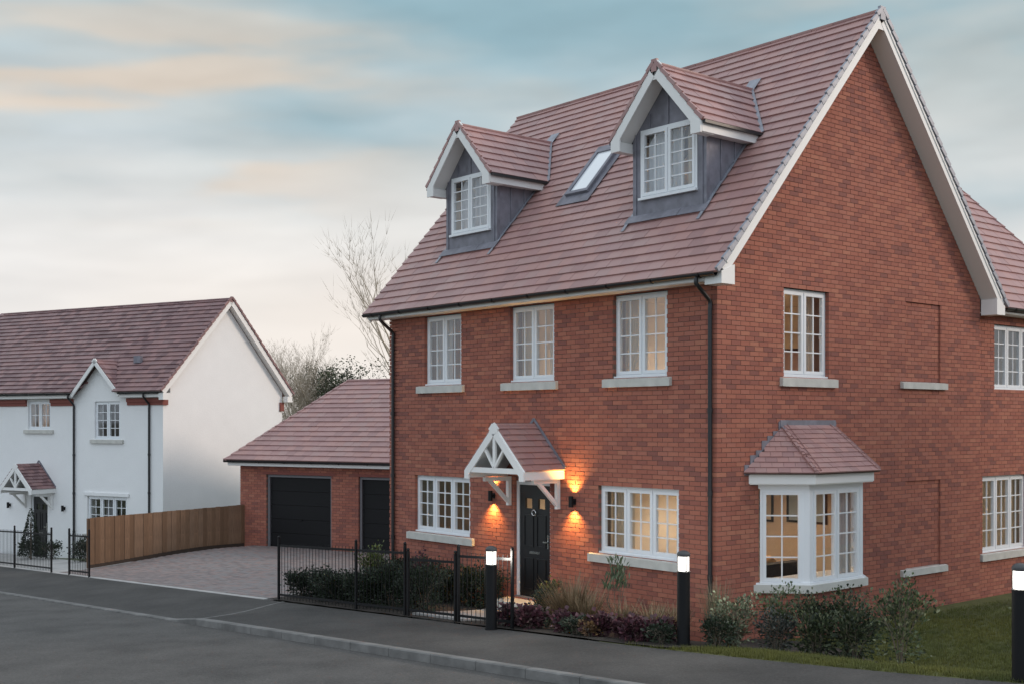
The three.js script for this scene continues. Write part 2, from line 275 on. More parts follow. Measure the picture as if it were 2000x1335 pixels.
// block paved driveway
{
  const zBack = (x) => -3.2 - 0.36 * (x + 19.58), zFront = (x) => backEdge(x) - 0.16;
  const drive = structure(group('driveway', scene));
  mesh('bedding', strip(range(-20.1, -9.0, 0.37), zBack, zFront, 24, (x, z) => ground(x, z) - 0.03), mat('paving joints', [0.07, 0.06, 0.055], 0.95), drive);
  const P = new Pieces(), r = rng(41), cols = [[0.23, 0.185, 0.175], [0.26, 0.215, 0.205], [0.20, 0.165, 0.160], [0.27, 0.20, 0.185], [0.235, 0.21, 0.205]];
  for (let k = 0, z = -7.2; z < 2.9; z += 0.105, k++) for (let x = -20.1 + (k % 2) * 0.1025; x < -9.1; x += 0.205) {
    if (z < zBack(x) || z + 0.1 > zFront(x)) continue;
    const t = cols[Math.floor(clamp(r() * 5 + (fbm(x * 0.5, z * 0.5, 9, 3) - 0.5) * 5, 0, 4.99))], j = (r() - 0.5) * 0.004;
    const q = [[x, z + 0.1], [x + 0.2, z + 0.1], [x + 0.2, z], [x, z]];
    P.prism(q.map(([a, b]) => V(a, ground(a, b) + j, b)), q.map(([a, b]) => V(a, ground(a, b) - 0.03, b)), t);
  }
  stuff(mesh('paving_blocks', P.geometry(), M.blocks, drive));
  for (let x = -20.0; x < -9.2; x += 0.9) { const xb = Math.min(x + 0.89, -9.05); mesh('edging_stone', bar(V(x, street(x) - 0.035, backEdge(x) - 0.085), V(xb, street(xb) - 0.035, backEdge(xb) - 0.085), 0.14, 0.09), M.slab, drive); }
}
// front garden: planting soil, path to the door, lawn beside the gable
const bedFront = (x) => (x < 1.1 ? backEdge(x) - 0.03 : x < 2.1 ? lerp(backEdge(1.1) - 0.03, 1.05, smooth(1.1, 2.1, x)) : lerp(1.05, 1.42, smooth(2.6, 3.7, x)) - 0.9 * smooth(4.0, 4.5, x) ** 2);
const bedBack = (x) => (x < 0.0 ? 0.01 : x < 0.7 ? lerp(-0.9, -1.3, x / 0.7) : lerp(-1.3, 0.45, smooth(0.7, 4.5, x)));
structure(mesh('planting_bed', strip([...range(-9.0, -0.001, 0.25), ...range(0.0, 4.5, 0.1)], bedBack, bedFront, 16, (x, z) => ground(x, z) + 0.022 + 0.02 * (fbm(x * 4, z * 4, 3, 2) - 0.5)), M.soil, scene));
structure(mesh('lawn', strip(range(0.02, 14, 0.35), () => -16, (x) => backEdge(Math.min(x, 9)) - 0.004, 60, (x, z) => ground(x, z) + 0.004), M.lawn, scene));
{
  const path = structure(group('garden_path', scene));
  for (let i = 0; i < 4; i++) for (let j = 0; j < 3; j++) {
    const q = (a, b, d) => { const t = (a) / 4, z = lerp(0.12, 2.44, t), x = lerp(lerp(-5.0, -3.5, b / 3), lerp(-4.55, -3.15, b / 3), t); return V(x, ground(x, z) + d, z); }, e = 0.012, P = new Pieces();
    const c = [[i + 1 - e, j + e], [i + 1 - e, j + 1 - e], [i + e, j + 1 - e], [i + e, j + e]];
    P.prism(c.map(([a, b]) => q(a, b, 0.055)), c.map(([a, b]) => q(a, b, -0.03)), [1, 1, 1]); const g = P.geometry(); g.deleteAttribute('color'); { const p = g.attributes.position; for (let k = 0; k < p.count; k++) g.attributes.uv.setXY(k, p.getX(k), p.getZ(k)); }
    mesh('paving_slab', g, M.slab, path);
  }
}
structure(mesh('front_walk', strip(range(-34, -19.9, 0.5), (x) => backEdge(x) - 2.2, (x) => backEdge(x) - 0.003, 6, (x, z) => ground(x, z) + 0.006), M.slab, scene));

// ------------------------------------------------------------------ building pieces
const X = V(1, 0, 0), Y = V(0, 1, 0), Z = V(0, 0, 1), NZ = V(0, 0, -1), NX = V(-1, 0, 0);
// a window: casements in a frame, glazing bars proud of the glass. o = lower left corner of the frame's outer face
function win(parent, o, u, n, w, h, { cas = 2, cols = 2, rows = 4, name = 'window', ledge = true, handle = true } = {}) {
  const g = group(name, parent); g.position.copy(o); g.quaternion.setFromRotationMatrix(basis(V(0, 0, 0), u, Y, n));
  const f = 0.055, m = 0.05, list = [bx(0, f, 0, h, -0.07, 0), bx(w - f, w, 0, h, -0.07, 0), bx(f, w - f, 0, f, -0.07, 0), bx(f, w - f, h - f, h, -0.07, 0)];
  const cw = (w - 2 * f - (cas - 1) * m) / cas;
  for (let i = 1; i < cas; i++) { const x = f + i * cw + (i - 1) * m; list.push(bx(x, x + m, f, h - f, -0.068, -0.002)); }
  mesh('frame', merge(list), M.upvc, g);
  if (ledge) mesh('sill_board', bx(-0.012, w + 0.012, -0.028, 0.012, -0.04, 0.055), M.upvc, g);
  for (let i = 0; i < cas; i++) {
    const x0 = f + i * (cw + m) - 0.012, x1 = x0 + cw + 0.024, y0 = f - 0.012, y1 = h - f + 0.012, s = 0.052;
    mesh('casement', merge([bx(x0, x0 + s, y0, y1, -0.05, 0.014), bx(x1 - s, x1, y0, y1, -0.05, 0.014), bx(x0 + s, x1 - s, y0, y0 + s, -0.05, 0.014), bx(x0 + s, x1 - s, y1 - s, y1, -0.05, 0.014)]), M.upvc, g);
    const p = new THREE.PlaneGeometry(x1 - x0 - 2 * s + 0.01, y1 - y0 - 2 * s + 0.01); p.translate((x0 + x1) / 2, (y0 + y1) / 2, -0.018); mesh('pane', p, M.glass, g);
    const gx0 = x0 + s, gx1 = x1 - s, gy0 = y0 + s, gy1 = y1 - s, b = 0.010;
    for (let k = 1; k < cols; k++) { const x = lerp(gx0, gx1, k / cols); mesh('glazing_bar', bx(x - b, x + b, gy0, gy1, -0.03, -0.006), M.upvc, g); }
    for (let k = 1; k < rows; k++) { const y = lerp(gy0, gy1, k / rows); mesh('glazing_bar', bx(gx0, gx1, y - b, y + b, -0.029, -0.007), M.upvc, g); }
    if (handle) mesh('handle', bx(x1 - 0.035, x1 - 0.017, lerp(y0, y1, 0.45), lerp(y0, y1, 0.45) + 0.1, -0.07, -0.05), M.upvc, g);
  }
  return g;
}
// stone sill below an opening: weathered top
function sill(parent, o, u, n, w, h = 0.14, out = 0.06) {
  const s = new THREE.Shape([[-0.1, 0], [out, 0], [out, h - 0.03], [-0.1, h]].map(([a, b]) => new THREE.Vector2(a, b)));
  const g = new THREE.ExtrudeGeometry(s, { depth: w, bevelEnabled: true, bevelSize: 0.006, bevelThickness: 0.006, bevelSegments: 1 });
  g.applyMatrix4(new THREE.Matrix4().makeBasis(n, Y, u.clone().negate()).setPosition(o.clone().addScaledVector(u, w)));
  return mesh('sill', g, M.stone, parent);
}
const halfPipe = (r, L, open = true) => { const g = new THREE.CylinderGeometry(r, r, L, 10, 1, open, open ? 0 : 0, Math.PI); g.rotateZ(Math.PI / 2); return g; };
// half-round gutter from p to q with brackets
function gutter(parent, p, q, out, name = 'gutter') {
  const d = q.clone().sub(p), L = d.length(); d.normalize(); const s = new THREE.Shape();
  s.absarc(0, 0, 0.056, Math.PI, 2 * Math.PI, false); s.lineTo(0.049, 0); s.absarc(0, 0, 0.049, 2 * Math.PI, Math.PI, true); s.lineTo(-0.056, 0);
  const g = new THREE.ExtrudeGeometry(s, { depth: L, bevelEnabled: false, curveSegments: 8 }); g.applyMatrix4(basis(q, out, Y, d.clone().negate()));
  const gm = mesh(name, g, M.black, parent);
  for (let t = 0.35; t < L; t += 0.98) { const c = p.clone().addScaledVector(d, t); const h = new THREE.TorusGeometry(0.059, 0.008, 4, 8, Math.PI); h.rotateZ(Math.PI); h.applyMatrix4(basis(c, out, Y, d)); mesh('bracket', h, M.black, gm); }
  return gm;
}
function downpipe(parent, top, wallOut, base, r = 0.034, m = M.black) { // from the gutter outlet back to the wall, then down
  const a = top.clone(), wall = V(top.x - wallOut.x, 0, top.z - wallOut.z);
  return mesh('downpipe', merge([tube([a, V(a.x, a.y - 0.1, a.z), V(wall.x, a.y - 0.34, wall.z), V(wall.x, a.y - 0.48, wall.z)], r, 10, 14), cyl(r, r, a.y - 0.44 - base, wall.x, base, wall.z, 10), ...[0.2, 0.45, 0.7].map((t) => cyl(r + 0.008, r + 0.008, 0.07, wall.x, lerp(base, a.y - 0.5, t), wall.z, 10))]), m, parent);
}
function ridgeTiles(parent, p, q, drop, len = 0.45, r = 0.12, mats = tileMats) {
  const d = q.clone().sub(p), L = d.length(), n = Math.max(1, Math.round(L / len)); d.normalize();
  const side = new THREE.Vector3().crossVectors(d, Y).normalize(), up = new THREE.Vector3().crossVectors(side, d);
  for (let i = 0; i < n; i++) {
    const g = new THREE.CylinderGeometry(r + 0.004, r - 0.002, L / n - 0.008, 9, 1, false, -Math.PI / 2, Math.PI); g.rotateX(Math.PI / 2);
    g.applyMatrix4(new THREE.Matrix4().makeBasis(side.clone().negate(), up, d)); const o = mesh('ridge_tile', g, mats[(i * 5) % 8], parent); o.position.copy(p).addScaledVector(d, (i + 0.5) * L / n).addScaledVector(up, -drop);
  }
}
// a hanging curtain: gathered cloth with depth
function curtain(label, o, u, n, w, h, colour, folds = 5, grp = 'curtains inside the windows') {
  const nu = folds * 8, P = [], I = [], r = rng(Math.round(o.x * 100 + o.y * 10 + o.z * 7) & 1023), ph = r() * 6;
  for (let i = 0; i <= nu; i++) for (let j = 0; j <= 4; j++) { const t = i / nu, b = j / 4, d = Math.sin(t * folds * 2 * Math.PI + ph) * 0.028 * (1 - 0.2 * b) + Math.sin(t * 9 + ph) * 0.01; const p = V(0, 0, 0).addScaledVector(u, t * w).addScaledVector(n, d); P.push(p.x, b * h, p.z); }
  for (let i = 0; i < nu; i++) for (let j = 0; j < 4; j++) { const a = i * 5 + j, b = a + 5; I.push(a, b, a + 1, b, b + 1, a + 1); }
  const g = new THREE.BufferGeometry(); g.setAttribute('position', new THREE.Float32BufferAttribute(P, 3)); g.setIndex(I); g.computeVertexNormals();
  const c = mesh('curtain', g, mat('curtain cloth', colour, 0.95, { transmission: 0.25, thickness: 0, side: THREE.DoubleSide }), scene); c.position.copy(o); tag(c, label, 'curtain', grp); return c;
}
// a ceiling lamp: rose, flex, shade and glowing bulb with its light
function pendant(label, p, power, colour = [1, 0.78, 0.56]) {
  const t = tag(group('pendant_lamp', scene, [p.x, p.y, p.z]), label, 'lamp');
  mesh('ceiling_rose', cyl(0.05, 0.04, 0.03, 0, 0.47, 0), M.white, t); mesh('flex', cyl(0.005, 0.005, 0.3, 0, 0.17, 0, 6), M.white, t);
  const sh = new THREE.CylinderGeometry(0.12, 0.2, 0.2, 24, 1, true); sh.translate(0, 0.07, 0); mesh('lamp_shade', sh, mat('lamp shade cloth', [0.8, 0.68, 0.5], 0.9, { transmission: 0.45, thickness: 0, side: THREE.DoubleSide }), t);
  const b = new THREE.SphereGeometry(0.045, 14, 10); b.translate(0, 0.05, 0); mesh('bulb', b, mat('lit bulb', [0.9, 0.8, 0.6], 0.5, { emissive: rgb(1, 0.75, 0.45), emissiveIntensity: 3 }), t);
  const L = new THREE.PointLight(rgb(...colour), power, 0, 2); L.position.set(0, 0.05, 0); L.castShadow = true; L.shadow.radius = 3; t.add(L); return t;
}

// ------------------------------------------------------------------ the brick house
const house = tag(group('brick_house', scene, [0, 0, 0]), 'large red brick house with two dormers and a white trussed porch', 'house');
const bricks = [], tiles = [];
{
  const W = -8.78, D = 7.8, B = -0.3, EAVE_Y = 5.38, EAVE_Z = 0.40, RIDGE_Y = 10.22, RIDGE_Z = -3.9, K = (RIDGE_Y - EAVE_Y) / (EAVE_Z - RIDGE_Z), VERGE = 0.34, LEFT = -9.16;
  const SL = Math.hypot(RIDGE_Y - EAVE_Y, EAVE_Z - RIDGE_Z), vs = V(0, RIDGE_Y - EAVE_Y, RIDGE_Z - EAVE_Z).divideScalar(SL), ns = V(0, -vs.z, vs.y);
  const yMain = (z) => EAVE_Y + (EAVE_Z - z) * K;
  // front openings [x0, x1, y0, y1]
  const U = [[-7.55, -6.35], [-4.89, -3.69], [-2.23, -1.03]].map(([a, b]) => [a, b, 3.9, 5.25]);
  const G1 = [-7.88, -6.08, 0.975, 2.1], G2 = [-2.58, -0.78, 0.975, 2.1], DOOR = [-4.77, -3.80, 0, 2.1];
  const front = [...U, G1, G2, DOOR];
  // gable openings, in metres back from the front corner
  const S1 = [1.64, 2.86, 3.9, 5.325], BL = [5.2, 6.36, 3.9, 5.325], BL2 = [5.2, 6.36, 0.525, 2.1], BAY = [1.0, 3.55, 0.45, 2.25];
  const gab = [S1, BL, BL2, BAY];
  const R1 = [8.52, 10.32, 3.825, 5.1], R2 = [8.06, 9.86, 0.6, 2.1];   // rear wing
  const grow = (h, e = 0.005) => [h[0] - e, h[1] + e, h[2] - e, h[3] + e];
  const topOf = (s) => yMain(-(s > D / 2 ? D - s : s)) - 0.3, roofLimit = (y) => { const t = Math.max(0, (y + 0.3 - yMain(0)) / K); return [t - 0.01, D - t + 0.01]; };

  const wf = group('front_wall', house), wg = group('gable_wall', house), wr = group('rear_wing_wall', house), wl = group('side_wall', house);
  const fo = [[W + 0.3, B], [-0.008, B], [-0.008, 5.5], [W + 0.3, 5.5]], go = [[0.302, B], [D, B], [D, topOf(D)], [D / 2, topOf(D / 2)], [0.302, topOf(0.302)]];
  mesh('mortar', slab(V(0, 0, 0), X, Y, Z, fo, front.map((h) => grow(h)), -0.3, -0.008), M.mortar, wf);
  mesh('plaster_lining', slab(V(0, 0, 0), X, Y, Z, [[W + 0.32, -0.04], [-0.33, -0.04], [-0.33, 5.4], [W + 0.32, 5.4]], front.map((h) => grow(h, 0.01)), -0.325, -0.302), M.plaster, wf);
  mesh('mortar', slab(V(0, 0, 0), NZ, Y, X, go, gab.map((h) => grow(h)), -0.3, -0.008 - 0.0), M.mortar, wg);
  mesh('plaster_lining', slab(V(0, 0, 0), NZ, Y, X, [[0.33, -0.04], [D - 0.3, -0.04], [D - 0.3, 5.4], [0.33, 5.4]], [S1, BAY].map((h) => grow(h, 0.01)), -0.325, -0.302), M.plaster, wg);
  layBricks(bricks, wf, V(0, 0, 0), X, Y, Z, W, 0, B, 5.5, front, { startEven: 0, startOdd: 0.1125, mirror: true, seed: 3 });
  layBricks(bricks, wg, V(0, 0, 0), NZ, Y, X, 0, D, B, 10, gab, { startEven: 0.1125, startOdd: 0, seed: 5, roof: roofLimit });
  // blocked-up openings: brick panels set back
  for (const h of [BL, BL2]) { const q = V(-0.032, 0, 0); layBricks(bricks, wg, q, NZ, Y, X, h[0] + 0.004, h[1] - 0.004, h[2], h[3], [], { seed: 8, depth: 0.05 }); mesh('mortar', slab(q, NZ, Y, X, [[h[0] - 0.05, h[2]], [h[1] + 0.05, h[2]], [h[1] + 0.05, h[3]], [h[0] - 0.05, h[3]]], [], -0.04, -0.008), M.mortar, wg); }
  // the other walls
  mesh('mortar', bx(W, W + 0.3, B, 5.5, -D, 0.0 - 0.1), M.mortar, wl);
  layBricks(bricks, wl, V(W, 0, 0), Z, Y, NX, -3, -0.0, B, 5.5, [], { seed: 15, mirror: true, startEven: 0.1125, startOdd: 0 });
  mesh('gable_block', slab(V(W + 0.15, 0, 0), Z, Y, NX, [[-0.302, 5.5], [-D, 5.5], [-D / 2, topOf(D / 2)]], [], -0.15, 0.149), M.mortar, wl);
  mesh('rear_wall', bx(W + 0.3, -0.31, B, 5.5, -D, -D + 0.3), M.plaster, wl);
  // rear wing, its face a brick's thickness back
  const ro = V(-0.09, 0, 0); mesh('mortar', slab(ro, NZ, Y, X, [[D + 0.002, B], [12.5, B], [12.5, 5.5], [D + 0.002, 5.5]], [R1, R2].map((h) => grow(h)), -0.3, -0.008), M.mortar, wr);
  layBricks(bricks, wr, ro, NZ, Y, X, D + 0.005, 12.5, B, 5.475, [R1, R2], { seed: 21 });
  mesh('room_lining', merge([bx(-4, -3.9, B, 5.4, -12.4, -D - 0.01), bx(-3.9, -0.4, B, 5.4, -12.5, -12.4), bx(-3.9, -0.4, -0.1, 0, -12.4, -D - 0.02), bx(-3.9, -0.4, 2.6, 2.8, -12.4, -D - 0.02), bx(-3.9, -0.4, 5.36, 5.44, -12.4, -D - 0.02)]), M.plaster, wr);

  // windows and sills
  const inset = -0.075;
  for (const h of U) { win(house, V(h[0], h[2] + 0.012, inset), X, Z, h[1] - h[0], h[3] - h[2] - 0.012, { rows: 4 }); sill(house, V(h[0] - 0.2, h[2] - 0.152, 0), X, Z, h[1] - h[0] + 0.3, 0.15); }
  for (const h of [G1, G2]) { win(house, V(h[0], h[2] + 0.012, inset), X, Z, h[1] - h[0], h[3] - h[2] - 0.012, { cas: 3 }); sill(house, V(h[0] - 0.2, h[2] - 0.152, 0), X, Z, h[1] - h[0] + 0.34, 0.15); }
  win(house, V(inset, S1[2] + 0.012, -S1[0]), NZ, X, S1[1] - S1[0], S1[3] - S1[2] - 0.012, { rows: 4 }); sill(house, V(0, S1[2] - 0.152, -S1[0] + 0.1), NZ, X, 1.5, 0.15);
  sill(house, V(0, BL[2] - 0.125, -5.02), NZ, X, 1.5, 0.13); sill(house, V(0, BL2[2] - 0.125, -5.02), NZ, X, 1.5, 0.13);
  win(house, V(-0.09 + inset, R1[2], -R1[0]), NZ, X, 1.8, 1.275, { cas: 3, rows: 4 }); win(house, V(-0.09 + inset, R2[2], -R2[0]), NZ, X, 1.8, 1.5, { cas: 3 }); sill(house, V(-0.09, R2[2] - 0.15, -R2[0] + 0.1), NZ, X, 2, 0.15);

  // floors, partitions and ceilings
  const inn = group('interior', house);
  mesh('ground_floor', bx(W + 0.3, -0.3, -0.06, -0.002, -D + 0.3, -0.3), M.floor, inn);
  mesh('first_floor', bx(W + 0.33, -0.33, 2.55, 2.8, -D + 0.31, -0.33), M.plaster, inn);
  mesh('loft_floor', bx(W + 0.33, -0.33, 5.34, 5.5, -D + 0.31, -0.303), M.plaster, inn);
  for (const [a, b] of [[0, 2.548], [2.802, 5.338]]) { mesh('partition', bx(W + 0.33, -5.42, a, b, -4.1, -4.0), M.plaster, inn); mesh('partition', bx(-5.4, -5.3, a, b, -4.2, -0.34), M.plaster, inn); mesh('partition', bx(-3.3, -3.2, a, b, -4.6, -0.34), M.plaster, inn); mesh('partition', bx(-5.28, -3.32, a, b, -4.1, -4.0), M.plaster, inn); mesh('partition', bx(-3.18, -0.34, a, b, -4.7, -4.6), a ? M.plaster : M.plasterWarm, inn); }
  mesh('loft_partition', bx(W + 0.4, -0.4, 5.5, 8.335, -4.6, -4.5), M.plaster, inn);
  mesh('loft_ceiling', bx(W + 0.4, -0.4, 8.34, 8.38, -5.1, -2.72), M.plaster, inn);
  mesh('loft_partition', bx(-4.3, -4.2, 5.5, 8.335, -4.48, -2.75), M.plaster, inn);

  // main roof
  const roof = group('roof', house), A0 = LEFT, A1 = VERGE;
  const dorm = [-6.93, -1.63];
  const holes = dorm.map((c) => { const a = c - 0.72 - A0, b = c + 0.72 - A0, k = (z) => (EAVE_Z - z) / (EAVE_Z - RIDGE_Z) * SL; return [a, b, k(-0.80), k(-2.2)]; });
  const eo = V(A0, EAVE_Y, EAVE_Z), RW = A1 - A0;
  mesh('roof_deck', slab(eo, X, vs, ns, [[0.03, 0.12], [RW - 0.03, 0.12], [RW - 0.03, SL - 0.06], [0.03, SL - 0.06]], holes, -0.11, -0.006), M.deck, roof);
  mesh('ceiling_lining', slab(eo, X, vs, ns, [[0.7, 0.9], [RW - 0.8, 0.9], [RW - 0.8, SL - 0.3], [0.7, SL - 0.3]], holes, -0.16, -0.112), M.plaster, roof);
  const bo = V(A1, EAVE_Y, 2 * RIDGE_Z - EAVE_Z), vb = V(0, vs.y, -vs.z), nb = V(0, ns.y, -ns.z);
  mesh('rear_slope', slab(bo, NX, vb, nb, [[0.03, 0], [RW - 0.03, 0], [RW - 0.03, SL - 0.06], [0.03, SL - 0.06]], [], -0.11, 0.02), mat('rear tile slope', TILE[0], 0.6), roof);
  layTiles(tiles, roof, eo, X, vs, ns, [[0, 0], [RW, 0], [RW, SL - 0.02], [0, SL - 0.02]], { gauge: SL / 30, seed: 4, skip: (a, b) => dorm.some((c) => Math.abs(A0 + a - c) < 0.7 && b > holes[0][2] + 0.1 && b < holes[0][3]) || (Math.abs(A0 + a + 4.55) < 0.22 && Math.abs(b - 3.35) < 0.5) });
  ridgeTiles(roof, V(LEFT, RIDGE_Y + 0.02, RIDGE_Z), V(VERGE, RIDGE_Y + 0.02, RIDGE_Z), 0.06);
  // verge units and bargeboards at both rakes of the gable
  for (const sgn of [1, -1]) {
    const P = (t, d, x) => { const z = lerp(EAVE_Z, RIDGE_Z, t), y = lerp(EAVE_Y, RIDGE_Y, t); const q = V(x, y, z).addScaledVector(ns, d); if (sgn < 0) q.z = 2 * RIDGE_Z - q.z; return q; };
    for (let k = 0; k < 30; k++) { const g = bar(P(k / 30 + 0.001, 0.036, VERGE + 0.006), P((k + 1) / 30 - 0.0015, 0.010, VERGE + 0.006), 0.05, 0.075, sgn > 0 ? ns : nb); mesh('verge_unit', g, M.leadLight, roof); }
    const up = sgn > 0 ? ns : nb;
    mesh('bargeboard', merge([bar(P(0.02, -0.10, VERGE - 0.02), P(sgn > 0 ? 1.0 : 0.998, -0.10, VERGE - 0.02), 0.03, 0.15, up), bar(P(0.04, -0.055, VERGE), P(0.997, -0.055, VERGE), 0.02, 0.04, up)]), M.white, house);
    mesh('verge_soffit', bar(P(0.03, -0.165, VERGE / 2 - 0.02), P(0.999, -0.165, VERGE / 2 - 0.02), VERGE - 0.03, 0.02, up), M.white, house);
    const zc = sgn > 0 ? 0 : 2 * RIDGE_Z; const bz = (a) => (sgn > 0 ? a : 2 * RIDGE_Z - a);
    const box = new THREE.Shape([[0.005, 5.22], [0.31, 5.22], [0.31, 5.40], [0.005, 5.52]].map(([a, b]) => new THREE.Vector2(sgn > 0 ? a : -a, b)));
    const bg = new THREE.ExtrudeGeometry(box, { depth: VERGE - 0.012, bevelEnabled: false }); bg.applyMatrix4(new THREE.Matrix4().makeBasis(sgn > 0 ? V(0, 0, 1) : V(0, 0, 1), Y, V(-1, 0, 0)).setPosition(V(VERGE + 0.004, 0, zc))); mesh('eaves_box', bg, M.white, house);
  }
  mesh('ridge_end', bx(VERGE - 0.03, VERGE + 0.028, RIDGE_Y - 0.20, RIDGE_Y + 0.03, RIDGE_Z - 0.075, RIDGE_Z + 0.075), M.leadLight, house);
  mesh('apex_plate', slab(V(VERGE - 0.03, 0, RIDGE_Z), NZ, Y, X, [[-0.14, RIDGE_Y - 0.36], [0.14, RIDGE_Y - 0.36], [0.10, RIDGE_Y - 0.12], [0, RIDGE_Y + 0.03], [-0.10, RIDGE_Y - 0.12]], [], 0, 0.02), M.white, house);
  mesh('bargeboard', bar(V(LEFT + 0.02, EAVE_Y - 0.08, EAVE_Z - 0.12), V(LEFT + 0.02, RIDGE_Y - 0.17, RIDGE_Z), 0.03, 0.18, ns), M.white, house);
  mesh('fascia', bx(LEFT + 0.04, -0.0, 5.285, 5.46, 0.285, 0.305), M.white, house);
  mesh('eaves_soffit', bx(LEFT + 0.04, -0.0, 5.275, 5.290, 0.004, 0.283), M.white, house);
  gutter(house, V(LEFT - 0.03, 5.385, 0.365), V(VERGE - 0.07, 5.385, 0.365), V(0, 0, 1));
  downpipe(house, V(-0.10, 5.34, 0.365), V(0, 0, 0.315), B + 0.05); downpipe(house, V(-8.58, 5.34, 0.365), V(0, 0, 0.315), B + 0.05);

  // rear wing roof
  const wr2 = group('rear_wing_roof', house), pv = V(-1, 1.3, 0).normalize(), pn = V(1.3, 1, 0).normalize(), PL = Math.hypot(1, 1.3), wo = V(0.28, 5.38, -8.2);
  const wreg = [[0, 0], [4.65, 0], [1.45, 3.2 * PL], [-3.7, 3.2 * PL]];
  mesh('roof_deck', slab(wo, NZ, pv, pn, wreg, [], -0.1, -0.006), M.deck, wr2);
  layTiles(tiles, wr2, wo, NZ, pv, pn, wreg, { seed: 12 });
  mesh('hip_slope', slab(V(0.28, 5.38, -12.85), NX, V(0, 1.3, 1).normalize(), V(0, 1, -1.3).normalize(), [[0, 0], [6.4, 0], [3.2, 3.2 * PL]], [], -0.1, 0), mat('rear hip tiles', TILE[1], 0.6), wr2);
  ridgeTiles(wr2, V(0.28, 5.42, -12.85), V(-2.92, 9.58, -9.65), 0.05, 0.42, 0.1);
  mesh('fascia', bx(0.17, 0.19, 5.285, 5.44, -12.8, -8.25), M.white, wr2); mesh('eaves_soffit', bx(-0.085, 0.168, 5.275, 5.29, -12.8, -7.82), M.white, wr2);
  gutter(wr2, V(0.25, 5.385, -8.3), V(0.25, 5.385, -12.85), V(1, 0, 0));

  // dormers
  dorm.forEach((xc, di) => {
    const d = group('dormer', house), zf = -0.70, hw = 0.82, he = 1.02, ye = 7.93, yr = 9.08, zo = -0.36, L = Math.hypot(he, yr - ye), a0 = 1.505, a1 = 2.527;
    const face = [[-hw, 6.45], [hw, 6.45], [hw, 8.0], [0, 8.9], [-hw, 8.0]];
    mesh('front_cladding', slab(V(xc, 0, zf), X, Y, Z, face, [[-0.635, 0.635, 6.935, 8.105]], -0.07, 0), M.lead, d);
    for (const x of [-0.42, 0.0, 0.42]) mesh('standing_seam', bx(xc + x - 0.012, xc + x + 0.012, 8.12, 8.82 - Math.abs(x) * 1.1, zf, zf + 0.018), M.lead, d);
    for (const x of [-0.74, 0.74]) mesh('standing_seam', bx(xc + x - 0.012, xc + x + 0.012, 6.66, 8.05, zf, zf + 0.018), M.lead, d);
    win(d, V(xc - 0.63, 6.94, zf + 0.012), X, Z, 1.26, 1.16, { rows: 5 });
    for (const s of [1, -1]) {
      mesh('cheek', slab(V(xc + s * hw, 0, 0), s > 0 ? NZ : Z, Y, V(s, 0, 0), [[0.772, yMain(-0.772)], [1.78, 7.83], [0.772, 7.83]].map(([a, b]) => [s > 0 ? a : -a, b]), [], -0.07, 0), M.lead, d);
      mesh('cheek_lining', slab(V(xc + s * (hw - 0.08), 0, 0), s > 0 ? NZ : Z, Y, V(s, 0, 0), [[0.78, yMain(-0.78)], [1.90, 7.96], [0.78, 7.96]].map(([a, b]) => [s > 0 ? a : -a, b]), [], -0.02, 0), M.plaster, d);
      for (const q of [1.05, 1.4]) mesh('standing_seam', bar(V(xc + s * (hw + 0.008), yMain(-q) + 0.04, -q), V(xc + s * (hw + 0.008), 7.78, -q), 0.024, 0.018, V(s, 0, 0)), M.lead, d);
      const o = V(xc + s * he, ye, zo), u = s > 0 ? NZ : Z, v = V(-s * he, yr - ye, 0).divideScalar(L), n = V(s * (yr - ye), he, 0).divideScalar(L);
      const reg = s > 0 ? [[0, 0], [a0, 0], [a1, L], [0, L]] : [[-a0, 0], [0, 0], [0, L], [-a1, L]];
      layTiles(tiles, d, o, u, v, n, reg, { seed: 30 + di * 2 + s, gauge: L / 7 });
      mesh('roof_deck', slab(o, u, v, n, reg.map(([a, b]) => [a * 0.985 + (s > 0 ? 0.03 : -0.03), b]), [], -0.10, -0.006), M.deck, d);
      mesh('verge_soffit', slab(o, u, v, n, (s > 0 ? [[0.03, 0.04], [0.345, 0.04], [0.345, L - 0.1], [0.03, L - 0.1]] : [[-0.345, 0.04], [-0.03, 0.04], [-0.03, L - 0.1], [-0.345, L - 0.1]]), [], -0.125, -0.102), M.white, d);
      // bargeboard with a deep foot
      const p = V(xc + s * he, ye, zo).addScaledVector(n, -0.09), q = V(xc, yr, zo).addScaledVector(n, -0.09);
      mesh('bargeboard', merge([bar(p, q.clone().addScaledVector(v, 0.05), 0.03, 0.15, n), slab(V(xc, 0, zo - 0.016), X, Y, Z, [[s * (he - 0.02), ye - 0.19], [s * (he - 0.02), ye - 0.02], [s * (hw - 0.03), ye + 0.1], [s * (hw - 0.03), ye - 0.19]].sort(() => 0), [], 0.0, 0.034)]), M.white, d);
      for (let k = 0; k < 7; k++) mesh('verge_unit', bar(V(xc + s * he, ye, zo + 0.005).addScaledVector(v, k * L / 7 + 0.004).addScaledVector(n, 0.03), V(xc + s * he, ye, zo + 0.005).addScaledVector(v, (k + 1) * L / 7 - 0.004).addScaledVector(n, 0.008), 0.04, 0.06, n), tileMats[(k * 3 + di) % 8], d);
      mesh('fascia', bx(Math.min(xc + s * 0.985, xc + s * 1.005), Math.max(xc + s * 0.985, xc + s * 1.005), ye - 0.17, ye - 0.01, -1.80, zo - 0.02), M.white, d);
      mesh('eaves_soffit', bx(Math.min(xc + s * (hw + 0.003), xc + s * 0.984), Math.max(xc + s * (hw + 0.003), xc + s * 0.984), ye - 0.165, ye - 0.15, -1.80, zf), M.white, d);
